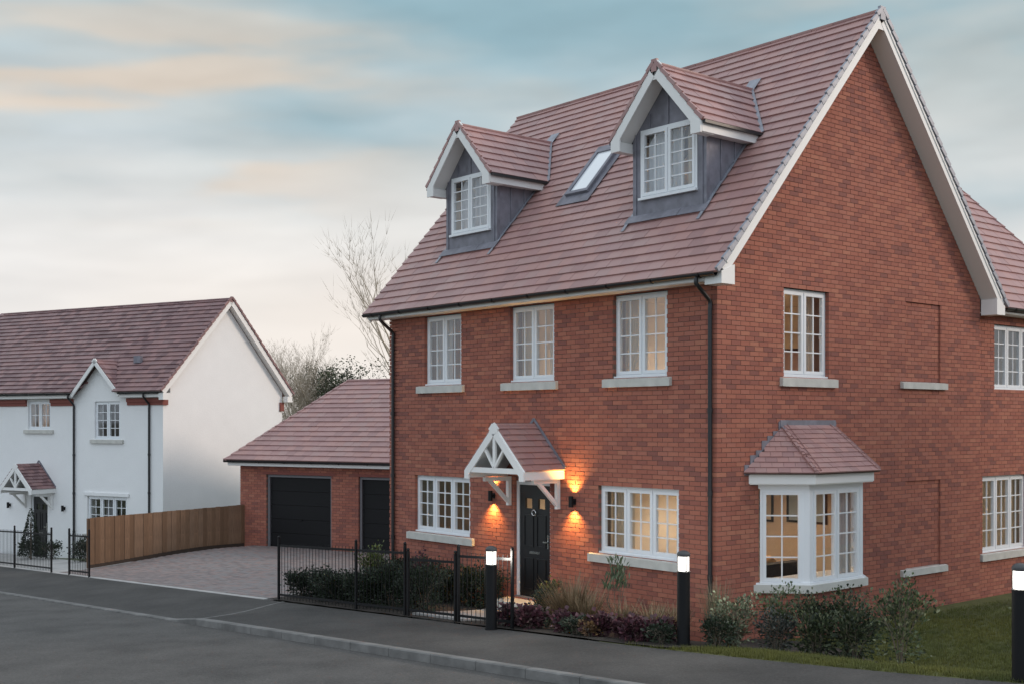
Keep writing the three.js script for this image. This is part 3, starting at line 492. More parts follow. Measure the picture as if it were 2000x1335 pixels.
      mesh('eaves_box', bx(Math.min(xc + s * (hw + 0.004), xc + s * (he - 0.04)), Math.max(xc + s * (hw + 0.004), xc + s * (he - 0.04)), ye - 0.185, ye - 0.02, zf + 0.002, zo - 0.018), M.white, d);
      mesh('drip_gutter', bar(V(xc + s * 1.04, ye - 0.02, zo - 0.02), V(xc + s * 1.04, ye - 0.02, -1.86), 0.06, 0.045), M.black, d);
      // lead soaker beside the cheek and along the valley
      const soak = (z0, z1, x0, x1, dd, m = M.leadLight) => { const k = (z) => (EAVE_Z - z) / (EAVE_Z - RIDGE_Z) * SL; return mesh('lead_flashing', slab(V(0, EAVE_Y, EAVE_Z), X, vs, ns, [[Math.min(x0, x1), k(z0)], [Math.max(x0, x1), k(z0)], [Math.max(x0, x1), k(z1)], [Math.min(x0, x1), k(z1)]], [], dd, dd + 0.006), m, d); };
      for (let k = 0; k < 4; k++) soak(-0.48 - k * 0.3, -0.79 - k * 0.3, xc + s * (hw - 0.01), xc + s * (hw + 0.055), 0.040 + (k % 2) * 0.007);
      const vb0 = V(xc + s * (he + 0.02), ye, -1.87), vb1 = V(xc, yr, -2.88);
      mesh('lead_flashing', bar(vb0.clone().addScaledVector(ns, 0.045), vb1.clone().addScaledVector(ns, 0.045), 0.07, 0.012, ns), M.leadLight, d);
      if (s > 0) { for (let k = 0; k < 3; k++) soak(-0.60, -0.72, xc - 0.90 + k * 0.6, xc - 0.90 + (k + 1) * 0.6 - 0.006, 0.046 + (k % 2) * 0.003, M.lead); soak(-2.80, -3.02, xc - 0.13, xc + 0.13, 0.05); }
    }
    mesh('ridge_end', bx(xc - 0.06, xc + 0.06, yr - 0.17, yr + 0.04, zo - 0.03, zo + 0.022), tileMats[1], d);
    mesh('apex_plate', slab(V(xc, 0, zo - 0.012), X, Y, Z, [[-0.16, yr - 0.30], [0.16, yr - 0.30], [0.1, yr - 0.10], [0, yr + 0.03], [-0.1, yr - 0.10]].map(([a, b]) => [a, b]), [], 0, 0.02), M.white, d);
    ridgeTiles(d, V(xc, yr + 0.03, zo + 0.02), V(xc, yr + 0.03, -2.86), 0.06, 0.42, 0.10);
  });
  // roof window between the dormers
  {
    const w = group('roof_window', house), k = (z) => (EAVE_Z - z) / (EAVE_Z - RIDGE_Z) * SL, b0 = k(-1.40), b1 = k(-2.26), x0 = -4.86, x1 = -4.24, o = V(0, EAVE_Y, EAVE_Z);
    const S = (a, b, c, e, d0, d1, hs) => slab(o, X, vs, ns, [[a, c], [b, c], [b, e], [a, e]], hs, d0, d1);
    mesh('lead_flashing', S(x0 - 0.13, x1 + 0.13, b0 - 0.24, b1 + 0.2, 0.038, 0.046, [[x0, x1, b0, b1]]), M.lead, w);
    mesh('frame', S(x0, x1, b0, b1, 0.0, 0.105, [[x0 + 0.075, x1 - 0.075, b0 + 0.08, b1 - 0.08]]), M.lead, w);
    mesh('pane', S(x0 + 0.07, x1 - 0.07, b0 + 0.075, b1 - 0.075, 0.07, 0.078), mat('roof window glazing with drawn blind', [0.80, 0.83, 0.86], 0.08, { clearcoat: 1, clearcoatRoughness: 0.02 }), w);
  }
}
// gabled porch canopy with a trussed front, centred on xc, door sill at y0, on a wall facing +z
function canopy(parent, xc, y0, list, seed, pal = 'main') {
  const c = group('porch_canopy', parent), half = 0.82, ye = y0 + 2.33, yr = y0 + 3.14, pj = 0.92, L = Math.hypot(half, yr - ye);
  for (const s of [1, -1]) {
    const o = V(xc + s * half, ye, pj), u = s > 0 ? NZ : Z, v = V(-s * half, yr - ye, 0).divideScalar(L), n = V(s * (yr - ye), half, 0).divideScalar(L);
    const reg = s > 0 ? [[0, 0], [pj - 0.003, 0], [pj - 0.003, L], [0, L]] : [[-pj + 0.003, 0], [0, 0], [0, L], [-pj + 0.003, L]];
    layTiles(list, c, o, u, v, n, reg, { seed: seed + s, gauge: L / 8, width: 0.2, pal, thick: 0.028 });
    mesh('roof_deck', slab(o, u, v, n, reg.map(([a, b]) => [clamp(a, -pj + 0.02, pj - 0.02), b]), [], -0.05, -0.006), M.white, c);
    const p = V(xc + s * half, ye, pj + 0.012).addScaledVector(n, -0.09), q = V(xc, yr, pj + 0.012).addScaledVector(n, -0.09);
    mesh('bargeboard', merge([bar(p, q.clone().addScaledVector(v, 0.03), 0.035, 0.13, n), slab(V(xc, 0, pj - 0.006), X, Y, Z, [[s * (half - 0.01), ye - 0.17], [s * (half - 0.01), ye - 0.02], [s * (half - 0.13), ye + 0.09], [s * (half - 0.13), ye - 0.17]], [], 0, 0.038)]), M.white, c);
    mesh('side_plate', bx(Math.min(xc + s * (half - 0.10), xc + s * (half - 0.02)), Math.max(xc + s * (half - 0.10), xc + s * (half - 0.02)), ye - 0.15, ye - 0.02, 0.003, pj - 0.01), M.white, c);
    const bxx = xc + s * 0.66; // gallows bracket
    mesh('bracket', merge([bx(bxx - 0.035, bxx + 0.035, ye - 0.68, ye - 0.151, 0.003, 0.075), bx(bxx - 0.034, bxx + 0.034, ye - 0.225, ye - 0.153, 0.076, 0.62), bar(V(bxx, ye - 0.60, 0.07), V(bxx, ye - 0.20, 0.50), 0.06, 0.065)]), M.white, c);
    mesh('strut', bar(V(xc, ye + 0.03, pj - 0.01), V(xc + s * 0.30, ye + 0.42, pj - 0.01), 0.04, 0.055, Z), M.white, c);
  }
  mesh('tie_beam', bx(xc - half + 0.14, xc + half - 0.14, ye - 0.05, ye + 0.04, pj - 0.04, pj + 0.02), M.white, c);
  mesh('king_post', bx(xc - 0.035, xc + 0.035, ye + 0.041, yr - 0.16, pj - 0.03, pj + 0.012), M.white, c);
  mesh('soffit', bx(xc - half + 0.12, xc + half - 0.12, ye - 0.03, ye - 0.015, 0.003, pj - 0.045), M.white, c);
  mesh('ridge_end', slab(V(xc, 0, pj - 0.02), X, Y, Z, [[-0.115, yr - 0.14], [0, yr - 0.19], [0.115, yr - 0.14], [0, yr + 0.015]], [], 0, 0.052), M.white, c);
  mesh('apex_plate', slab(V(xc, 0, pj - 0.012), X, Y, Z, [[-0.09, yr - 0.22], [0.09, yr - 0.22], [0.07, yr - 0.07], [0, yr + 0.02], [-0.07, yr - 0.07]], [], 0, 0.02), M.white, c);
  ridgeTiles(c, V(xc, yr + 0.02, 0.003), V(xc, yr + 0.02, pj + 0.012), 0.05, 0.31, 0.07, PAL[pal][1]);
  mesh('lead_flashing', merge([1, -1].map((s) => bar(V(xc + s * half, ye + 0.045, 0.008), V(xc, yr + 0.085, 0.008), 0.012, 0.05, Z.clone().cross(V(-s * half, yr - ye, 0)).normalize()))), M.lead, c);
  return c;
}
function frontDoor(parent, x0, x1, y0, y1, plain) {
  const d = group('front_door', parent), z = -0.06;
  mesh('door_frame', merge([bx(x0, x0 + 0.065, y0, y1, z - 0.07, z), bx(x1 - 0.065, x1, y0, y1, z - 0.07, z), bx(x0 + 0.065, x1 - 0.065, y1 - 0.065, y1, z - 0.07, z)]), M.upvc, d);
  const a = x0 + 0.069, b = x1 - 0.069, t = y1 - 0.069, w = b - a, lz = z - 0.02;
  const lights = [[a + w * 0.18, a + w * 0.40, t - 0.42, t - 0.24], [a + w * 0.60, a + w * 0.82, t - 0.42, t - 0.24]];
  mesh('leaf', slab(V(0, 0, lz), X, Y, Z, [[a, y0 + 0.02], [b, y0 + 0.02], [b, t], [a, t]], lights, -0.045, 0), M.door, d);
  const panels = [[0.14, 0.45, 0.92, 1.50], [0.55, 0.86, 0.92, 1.50], [0.14, 0.45, 0.14, 0.72], [0.55, 0.86, 0.14, 0.72]];
  for (const [p, q, r, s] of panels) mesh('panel_moulding', slab(V(0, 0, lz), X, Y, Z, [[a + w * p, y0 + r], [a + w * q, y0 + r], [a + w * q, y0 + s], [a + w * p, y0 + s]], [[a + w * p + 0.025, a + w * q - 0.025, y0 + r + 0.025, y0 + s - 0.025]], 0.0005, 0.014), M.door, d);
  for (const [p, q, r, s] of lights) { const g = new THREE.PlaneGeometry(q - p, s - r); g.translate((p + q) / 2, (r + s) / 2, lz - 0.02); mesh('pane', g, M.glass, d); }
  mesh('letter_plate', bx(a + w * 0.34, a + w * 0.66, y0 + 0.80, y0 + 0.84, lz + 0.001, lz + 0.016), M.chrome, d);
  if (!plain) { const k = new THREE.TorusGeometry(0.05, 0.011, 8, 18); k.translate((a + b) / 2, y0 + 1.54, lz + 0.03); mesh('knocker', k, M.chrome, d); }
  mesh('handle', merge([bx(b - 0.075, b - 0.045, y0 + 0.92, y0 + 1.16, lz + 0.001, lz + 0.012), bx(b - 0.16, b - 0.05, y0 + 1.02, y0 + 1.045, lz + 0.02, lz + 0.045)]), M.chrome, d);
  mesh('threshold', bx(x0, x1, y0 - 0.02, y0 + 0.018, z - 0.09, z + 0.05), M.jamb, d);
  return d;
}
frontDoor(house, -4.77, -3.80, 0, 2.1);
canopy(house, -4.22, 0, tiles, 60);
mesh('door_step', bx(-4.95, -3.62, -0.27, -0.03, 0.002, 0.42), M.stone, house);

// splayed bay window on the gable
{
  const b = group('bay_window', house), y0 = 0.62, y1 = 2.12, P = [[0, -1.0], [0.55, -1.55], [0.55, -3.0], [0, -3.55]].map(([x, z]) => V(x, 0, z));
  const off = (d) => { // plan offset outwards
    const k = d * Math.tan(Math.PI / 8), q = d * Math.SQRT2; return [V(0, 0, P[0].z + q), V(P[1].x + d, 0, P[1].z + k), V(P[2].x + d, 0, P[2].z - k), V(0, 0, P[3].z - q)]; };
  const plate = (d, ya, yb, inner, x0 = 0.002) => { const o = off(d).map((v) => [v.x || x0, v.z]), i = inner === undefined ? null : off(inner).map((v) => [v.x || x0, v.z]); const s = new THREE.Shape((i ? [...o, ...i.reverse()] : o).map(([x, z]) => new THREE.Vector2(x, -z))); const g = new THREE.ExtrudeGeometry(s, { depth: yb - ya, bevelEnabled: false }); g.rotateX(-Math.PI / 2); g.translate(0, ya, 0); return g; };
  const u1 = P[1].clone().sub(P[0]).normalize(), n1 = V(Math.SQRT1_2, 0, Math.SQRT1_2), u3 = P[3].clone().sub(P[2]).normalize(), n3 = V(Math.SQRT1_2, 0, -Math.SQRT1_2), pw = 0.075;
  const L1 = P[0].distanceTo(P[1]);
  // sub-parts may go no deeper, so the lights of the bay are windows of the house in the bay's faces
  win(house, P[0].clone().addScaledVector(u1, 0.02).setY(y0), u1, n1, L1 - 0.02 - pw, y1 - y0, { cas: 1, rows: 4, ledge: false });
  win(house, V(0.55, y0, -1.55 - pw), NZ, X, 1.45 - 2 * pw, y1 - y0, { cas: 2, rows: 4, ledge: false });
  win(house, P[2].clone().addScaledVector(u3, pw).setY(y0), u3, n3, L1 - 0.02 - pw, y1 - y0, { cas: 1, rows: 4, ledge: false });
  for (const z of [-1.55, -3.0]) { const s = z > -2 ? 1 : -1, g = slab(V(0, 0, 0), X, NZ, Y, [[0.55 + 0.012, -(z - s * pw)], [0.55 + 0.012, -(z + s * 0.0)], [0.55 - 0.0, -(z + s * 0.012)], [0.55 - pw * 0.707, -(z + s * pw * 0.707)], [0.44, -(z - s * 0.02)], [0.46, -(z - s * pw)]], [], y0 + 0.001, y1 - 0.001); mesh('corner_post', g, M.upvc, b); }
  mesh('stone_sill', plate(0.09, 0.49, 0.615, -0.2), M.stone, b);
  mesh('sill_board', plate(0.05, 0.6155, 0.645, -0.02), M.upvc, b);
  mesh('head', plate(0.01, y1 + 0.001, 2.20, -0.09), M.upvc, b);
  mesh('soffit', plate(0.16, 2.19, 2.205, 0.012), M.white, b);
  mesh('fascia', plate(0.175, 2.206, 2.385, 0.155), M.white, b);
  mesh('ceiling', plate(0.15, 2.21, 2.23, undefined, -0.32), M.plaster, b);
  mesh('inner_board', plate(-0.072, 0.60, 0.63, undefined, -0.3), M.upvc, b);
  mesh('plinth_core', plate(-0.015, -0.3, 0.488), M.mortar, b);
  layBricks(bricks, b, P[0].clone(), u1, Y, n1, 0, L1, -0.3, 0.488, [], { seed: 70, depth: 0.08 }); layBricks(bricks, b, P[1].clone(), NZ, Y, X, 0.0, 1.45, -0.3, 0.488, [], { seed: 71, depth: 0.08 });
  // hipped roof in three planes
  const E = off(0.27), yE = 2.375, T = [V(0.01, 3.12, -1.62), V(0.01, 3.12, -2.93)];
  E.forEach((v) => v.setY(yE)); E[0].x = E[3].x = 0.004;
  const tri = (pts, seed) => { const [a, c] = pts, u = c.clone().sub(a), W = u.length(); u.normalize(); let n = new THREE.Vector3().crossVectors(u, pts[2].clone().sub(a)).normalize(); const v = new THREE.Vector3().crossVectors(n, u); const reg = pts.map((p) => { const d = p.clone().sub(a); return [d.dot(u), d.dot(v)]; }); layTiles(tiles, b, a, u, v, n, reg, { seed, gauge: 0.11, width: 0.18, thick: 0.022 }); mesh('roof_deck', slab(a, u, v, n, reg, [], -0.03, -0.006), M.deck, b); };
  tri([E[0], E[1], T[0]], 81); tri([E[1], E[2], T[1], T[0]], 82); tri([E[2], E[3], T[1]], 83);
  ridgeTiles(b, E[1].clone().setY(yE + 0.06), T[0].clone().setY(3.17), 0.02, 0.34, 0.075); ridgeTiles(b, E[2].clone().setY(yE + 0.06), T[1].clone().setY(3.17), 0.02, 0.34, 0.075);
  mesh('lead_flashing', merge([bx(0.003, 0.022, 3.02, 3.20, -3.02, -1.53), bar(V(0.03, 3.10, -1.53), V(0.09, 3.04, -1.60), 0.02, 0.02)]), M.lead, b);
  for (let k = 0; k < 7; k++) { const t0 = k / 7; for (const [e, t] of [[E[0], T[0]], [E[3], T[1]]]) { const q = e.clone().lerp(t, t0 + 0.02), y = Math.ceil(q.y / 0.075) * 0.075; mesh('stepped_flashing', bx(0.003, 0.012, y - 0.06, y + 0.10, Math.min(q.z, lerp(e.z, t.z, t0 + 0.16)), Math.max(q.z, lerp(e.z, t.z, t0 + 0.16))), M.lead, b); } }
}
scene.updateMatrixWorld(true);
layPieces(bricks, 300, BRICK, brickMats, M.bricks, 'brickwork');
layPieces(tiles, 300, TILE, tileMats, M.tiles, 'tiling');

// up-and-down wall lights beside the door
function sconce(x, y, z, turn, lit, label) {
  const t = tag(group('wall_light', scene, [x, y, z], turn), label, 'wall light');
  mesh('back_plate', bx(-0.035, 0.035, -0.05, 0.05, 0.0, 0.018), M.iron, t); mesh('arm', bx(-0.015, 0.015, -0.015, 0.015, 0.018, 0.05), M.iron, t);
  const h = new THREE.CylinderGeometry(0.042, 0.042, 0.19, 20, 1, true); h.translate(0, 0, 0.09); mesh('housing', h, M.iron, t); mesh('divider', cyl(0.04, 0.04, 0.02, 0, -0.01, 0.09), M.iron, t);
  for (const s of [1, -1]) {
    const b = new THREE.SphereGeometry(0.022, 12, 8); b.translate(0, s * 0.055, 0.09);
    mesh('bulb', b, lit ? mat('lit halogen bulb', [0.9, 0.7, 0.4], 0.4, { emissive: rgb(1, 0.62, 0.24), emissiveIntensity: 6 }) : mat('unlit bulb', [0.5, 0.5, 0.5], 0.3), t);
    if (lit) { const L = new THREE.SpotLight(rgb(1, 0.50, 0.12), 9, 0, 0.95, 1, 2); L.position.set(0, s * 0.082, 0.09); L.target.position.set(0, s * 1.5, 0.06); L.castShadow = true; L.shadow.radius = 1; t.add(L, L.target); }
  }
  return t;
}
sconce(-5.35, 1.80, 0.001, 0, true, 'glowing up-and-down wall light on the brick between the porch and the small left window');
sconce(-3.16, 1.80, 0.001, 0, true, 'glowing up-and-down wall light on the brick between the front door and the wide window');

// rooms of the brick house: lamps and curtains
pendant('warm ceiling lamp in the front room behind the wide three-light window of the brick house', V(-1.75, 2.06, -2.4), 9);
pendant('warm ceiling lamp in the room behind the window left of the porch', V(-6.9, 2.06, -2.6), 2.2);
pendant('warm ceiling lamp in the hall behind the black front door', V(-4.3, 2.06, -2.2), 5);
pendant('warm ceiling lamp in the bedroom above the wide window of the brick house', V(-1.75, 4.84, -2.3), 4.5);
pendant('warm ceiling lamp on the landing behind the upper window over the porch', V(-4.3, 4.84, -2.4), 3.5);
pendant('warm ceiling lamp in the bedroom behind the upper window beside the left drainpipe', V(-6.9, 4.84, -2.5), 2.5);
pendant('warm ceiling lamp in the loft room of the dormer beside the brick gable', V(-1.7, 7.82, -3.3), 2);
pendant('warm ceiling lamp in the loft room of the dormer farther from the gable', V(-6.9, 7.82, -3.3), 1.5);
pendant('warm ceiling lamp downstairs in the rear wing of the brick house', V(-2.2, 2.06, -9.6), 3);
{
  const cz = -0.40, cream = [0.62, 0.54, 0.42], grey = [0.45, 0.45, 0.46], pale = [0.66, 0.63, 0.58];
  const pairs = [[-7.55, -6.35, 3.8, 1.5, [0.6, 0.6, 0.6], 0.42, 0.45, 'upper window beside the left drainpipe'], [-4.89, -3.69, 3.8, 1.5, cream, 0.2, 0.52, 'upper window over the porch'], [-2.23, -1.03, 3.8, 1.5, cream, 0.2, 0.3, 'upper window above the wide window'],
    [-7.88, -6.08, 0.9, 1.3, grey, 0.3, 0.35, 'three-light window left of the porch'], [-2.58, -0.78, 0.9, 1.3, cream, 0.45, 0.3, 'wide window right of the front door']];
  for (const [a, b, y, h, c, wl, wr, where] of pairs) { curtain(`left-hand curtain inside the ${where}`, V(a - 0.08, y, cz), X, Z, wl + 0.08, h, c); curtain(`right-hand curtain inside the ${where}`, V(b - wr, y, cz), X, Z, wr + 0.08, h, c); }
  curtain('near curtain inside the upper window on the gable', V(-0.40, 3.8, -1.58), NZ, X, 0.40, 1.6, pale); curtain('far curtain inside the upper window on the gable', V(-0.40, 3.8, -2.6), NZ, X, 0.34, 1.6, pale);
  curtain('pale curtain inside the front light of the bay window', V(0.36, 0.64, -2.45), NZ, X, 0.5, 1.45, grey); curtain('cream curtain at the wall side of the bay window', V(-0.2, 0.64, -1.05), V(0.7071, 0, -0.7071), V(0.7071, 0, 0.7071), 0.22, 1.45, cream);
  curtain('white net curtain across the gable-side dormer window', V(-2.25, 6.9, -0.92), X, Z, 0.78, 1.25, [0.72, 0.76, 0.80], 8); curtain('cream curtain at the side of the gable-side dormer window', V(-1.42, 6.9, -0.94), X, Z, 0.42, 1.25, cream); curtain('white net curtain across the dormer window farther from the gable', V(-7.55, 6.9, -0.92), X, Z, 1.24, 1.25, [0.72, 0.74, 0.78], 10);
  curtain('curtain inside the ground-floor window of the rear wing', V(-0.5, 0.5, -8.05), NZ, X, 0.4, 1.6, grey); curtain('curtain inside the upper window of the rear wing', V(-0.5, 3.8, -8.3), NZ, X, 0.35, 1.4, pale);
}

// furniture glimpsed through the glass
{
  const cloth = mat('charcoal sofa cloth', [0.035, 0.035, 0.04], 0.95), s = tag(group('sofa', scene, [-1.45, 0, -2.3]), 'charcoal sofa inside the bay window room', 'sofa');
  mesh('seat', bx(-0.4, 0.38, 0.12, 0.42, -0.95, 0.95), cloth, s); mesh('backrest', bx(0.39, 0.6, 0.12, 0.74, -1.0, 1.0), cloth, s);
  for (const z of [-1.14, 0.97]) mesh('armrest', bx(-0.4, 0.38, 0.12, 0.6, z, z + 0.17), cloth, s); for (const [x, z] of [[-0.32, -0.9], [-0.32, 0.9], [0.5, -0.9], [0.5, 0.9]]) mesh('leg', bx(x - 0.03, x + 0.03, 0, 0.119, z - 0.03, z + 0.03), M.floor, s);
  for (const [z, c] of [[-0.5, [0.5, 0.3, 0.15]], [0.45, [0.35, 0.42, 0.42]]]) { const k = mesh('cushion', new THREE.SphereGeometry(0.24, 14, 10), mat('cushion', c, 0.9), s); k.scale.set(0.4, 1, 1); k.position.set(0.24, 0.60, z); }
  const frame = (label, x, y, z, w, h, c, ry = 0) => { const f = tag(group('picture_frame', scene, [x, y, z], ry), label, 'picture'); mesh('frame', slab(V(0, 0, 0), X, Y, Z, [[-w / 2, -h / 2], [w / 2, -h / 2], [w / 2, h / 2], [-w / 2, h / 2]], [[-w / 2 + 0.04, w / 2 - 0.04, -h / 2 + 0.04, h / 2 - 0.04]], 0, 0.03), M.iron, f); mesh('print', bx(-w / 2 + 0.04, w / 2 - 0.04, -h / 2 + 0.04, h / 2 - 0.04, 0, 0.012), mat('print', c, 0.8), f); };
  frame('large dark-framed picture on the wall behind the wide window', -1.7, 1.6, -4.598, 0.9, 0.65, [0.30, 0.36, 0.38]); frame('small dark-framed picture on the tan wall seen through the bay window', -2.7, 1.55, -4.598, 0.45, 0.6, [0.45, 0.38, 0.3]);
  frame('dark-framed picture in the bedroom above the wide window', -1.9, 4.3, -4.598, 0.7, 0.5, [0.4, 0.3, 0.3]); frame('dark-framed picture in the room behind the window left of the porch', -7.0, 1.6, -3.998, 0.8, 0.6, [0.4, 0.42, 0.38]);
  const w = tag(group('wardrobe', scene, [-0.95, 2.8, -4.28]), 'tall brown wardrobe in the bedroom with the gable window', 'wardrobe'); mesh('carcass', bx(-0.5, 0.5, 0, 2.1, -0.28, 0.26), M.floor, w); for (const x of [-0.25, 0.25]) { mesh('door', bx(x - 0.24, x + 0.24, 0.06, 2.04, 0.262, 0.28), M.floor, w); mesh('handle', bx(x - Math.sign(x) * 0.19 - 0.01, x - Math.sign(x) * 0.19 + 0.01, 0.95, 1.1, 0.281, 0.3), M.chrome, w); }
}
// ------------------------------------------------------------------ garage
const TURN = 19.8 * Math.PI / 180;
{
  const g = tag(group('garage', scene, [-19.58, -0.46, -3.05], TURN), 'low brick double garage with black doors and hipped tile roof', 'garage'), gb = [], gt = [];
  const x0 = -1.02, x1 = 6.78, H = 2.42, doors = [[0, 2.4, 0, 2.1], [3.36, 5.76, 0, 2.1]], D = 5.0;
  const w = group('front_wall', g);
  mesh('mortar', slab(V(0, 0, 0), X, Y, Z, [[x0 + 0.008, -0.4], [x1, -0.4], [x1, H], [x0 + 0.008, H]], doors.map((d) => [d[0] - 0.005, d[1] + 0.005, -0.3, d[3] + 0.005]), -0.25, -0.008), M.mortar, w);
  layBricks(gb, w, V(0, 0, 0), X, Y, Z, x0, x1, -0.3, H, doors.map((d) => [d[0], d[1], -1, d[3]]), { seed: 91 });
  mesh('shell', merge([bx(x0, x0 + 0.25, -0.4, H, -D, -0.26), bx(x1 - 0.25, x1, -0.4, H, -D, -0.26), bx(x0 + 0.25, x1 - 0.25, -0.4, H, -D, -D + 0.25)]), M.mortar, g);
  mesh('floor', bx(x0 + 0.25, x1 - 0.25, -0.3, -0.01, -D + 0.25, -0.02), M.kerb, g);
  for (const [a, b, , t] of doors) {
    const d = group('garage_door', g);
    mesh('jamb', merge([bx(a, a + 0.07, 0, t, -0.16, -0.06), bx(b - 0.07, b, 0, t, -0.16, -0.06), bx(a + 0.07, b - 0.07, t - 0.07, t, -0.16, -0.06)]), M.jamb, d);
    for (let k = 0; k < 5; k++) { const h = (t - 0.07) / 5; mesh('door_panel', bx(a + 0.072, b - 0.072, k * h + 0.004, (k + 1) * h - 0.004, -0.15, -0.12), M.garage, d); }
    mesh('handle', bx((a + b) / 2 - 0.06, (a + b) / 2 + 0.06, 0.78, 0.81, -0.119, -0.09), M.iron, d);
    mesh('lintel', bx(a - 0.14, b + 0.14, t + 0.012, t + 0.08, 0.004, 0.012), M.band, d);
  }
  const roof = group('roof', g), ye = 2.52, yr = 4.92, ze = 0.38, zr = -2.5, xl = -1.34, xh = 1.07, xr = 7.1, xh2 = 4.7, L = Math.hypot(yr - ye, ze - zr), v = V(0, yr - ye, zr - ze).divideScalar(L), n = V(0, -v.z, v.y);
  const reg = [[0, 0], [xr - xl, 0], [xh2 - xl, L], [xh - xl, L]];
  layTiles(gt, roof, V(xl, ye, ze), X, v, n, reg, { seed: 95 }); mesh('roof_deck', slab(V(xl, ye, ze), X, v, n, reg, [], -0.06, -0.006), M.deck, roof);
  const vh = V(xh - xl, yr - ye, 0), LH = vh.length(); vh.normalize(); const nh = V(-vh.y, vh.x, 0), zb = 2 * zr - ze;
  const hreg = [[0, 0], [ze - zb, 0], [(ze - zb) / 2, LH]];
  layTiles(gt, roof, V(xl, ye, zb), Z, vh, nh, hreg, { seed: 97 }); mesh('roof_deck', slab(V(xl, ye, zb), Z, vh, nh, hreg, [], -0.06, -0.006), M.deck, roof);
  mesh('rear_slope', slab(V(xr, ye, zb), NX, V(0, v.y, -v.z), V(0, n.y, -n.z), reg, [], -0.06, 0.02), mat('garage rear tiles', TILE[2], 0.6), roof);
  mesh('end_slope', slab(V(xr, ye, ze), NZ, V(-vh.x, vh.y, 0), V(vh.y, vh.x, 0), hreg, [], -0.06, 0.02), mat('garage end tiles', TILE[2], 0.6), roof);
  ridgeTiles(roof, V(xl, ye + 0.04, ze), V(xh, yr + 0.05, zr), 0.05, 0.42, 0.1); ridgeTiles(roof, V(xh, yr + 0.04, zr), V(xh2, yr + 0.04, zr), 0.05, 0.42, 0.1);
  mesh('fascia', bx(xl + 0.08, xr - 0.08, 2.36, 2.53, 0.26, 0.28), M.white, g); mesh('eaves_soffit', bx(xl + 0.08, xr - 0.08, 2.35, 2.365, 0.004, 0.258), M.white, g); mesh('side_fascia', bx(xl + 0.08, xl + 0.1, 2.36, 2.53, -D, 0.258), M.white, g);
  gutter(g, V(xl, 2.50, 0.34), V(xr, 2.50, 0.34), V(0, 0, 1)); 
  scene.updateMatrixWorld(true);
  layPieces(gb, 300, BRICK, brickMats, M.bricks, 'brickwork'); layPieces(gt, 300, TILE, tileMats, M.tiles, 'tiling');
}
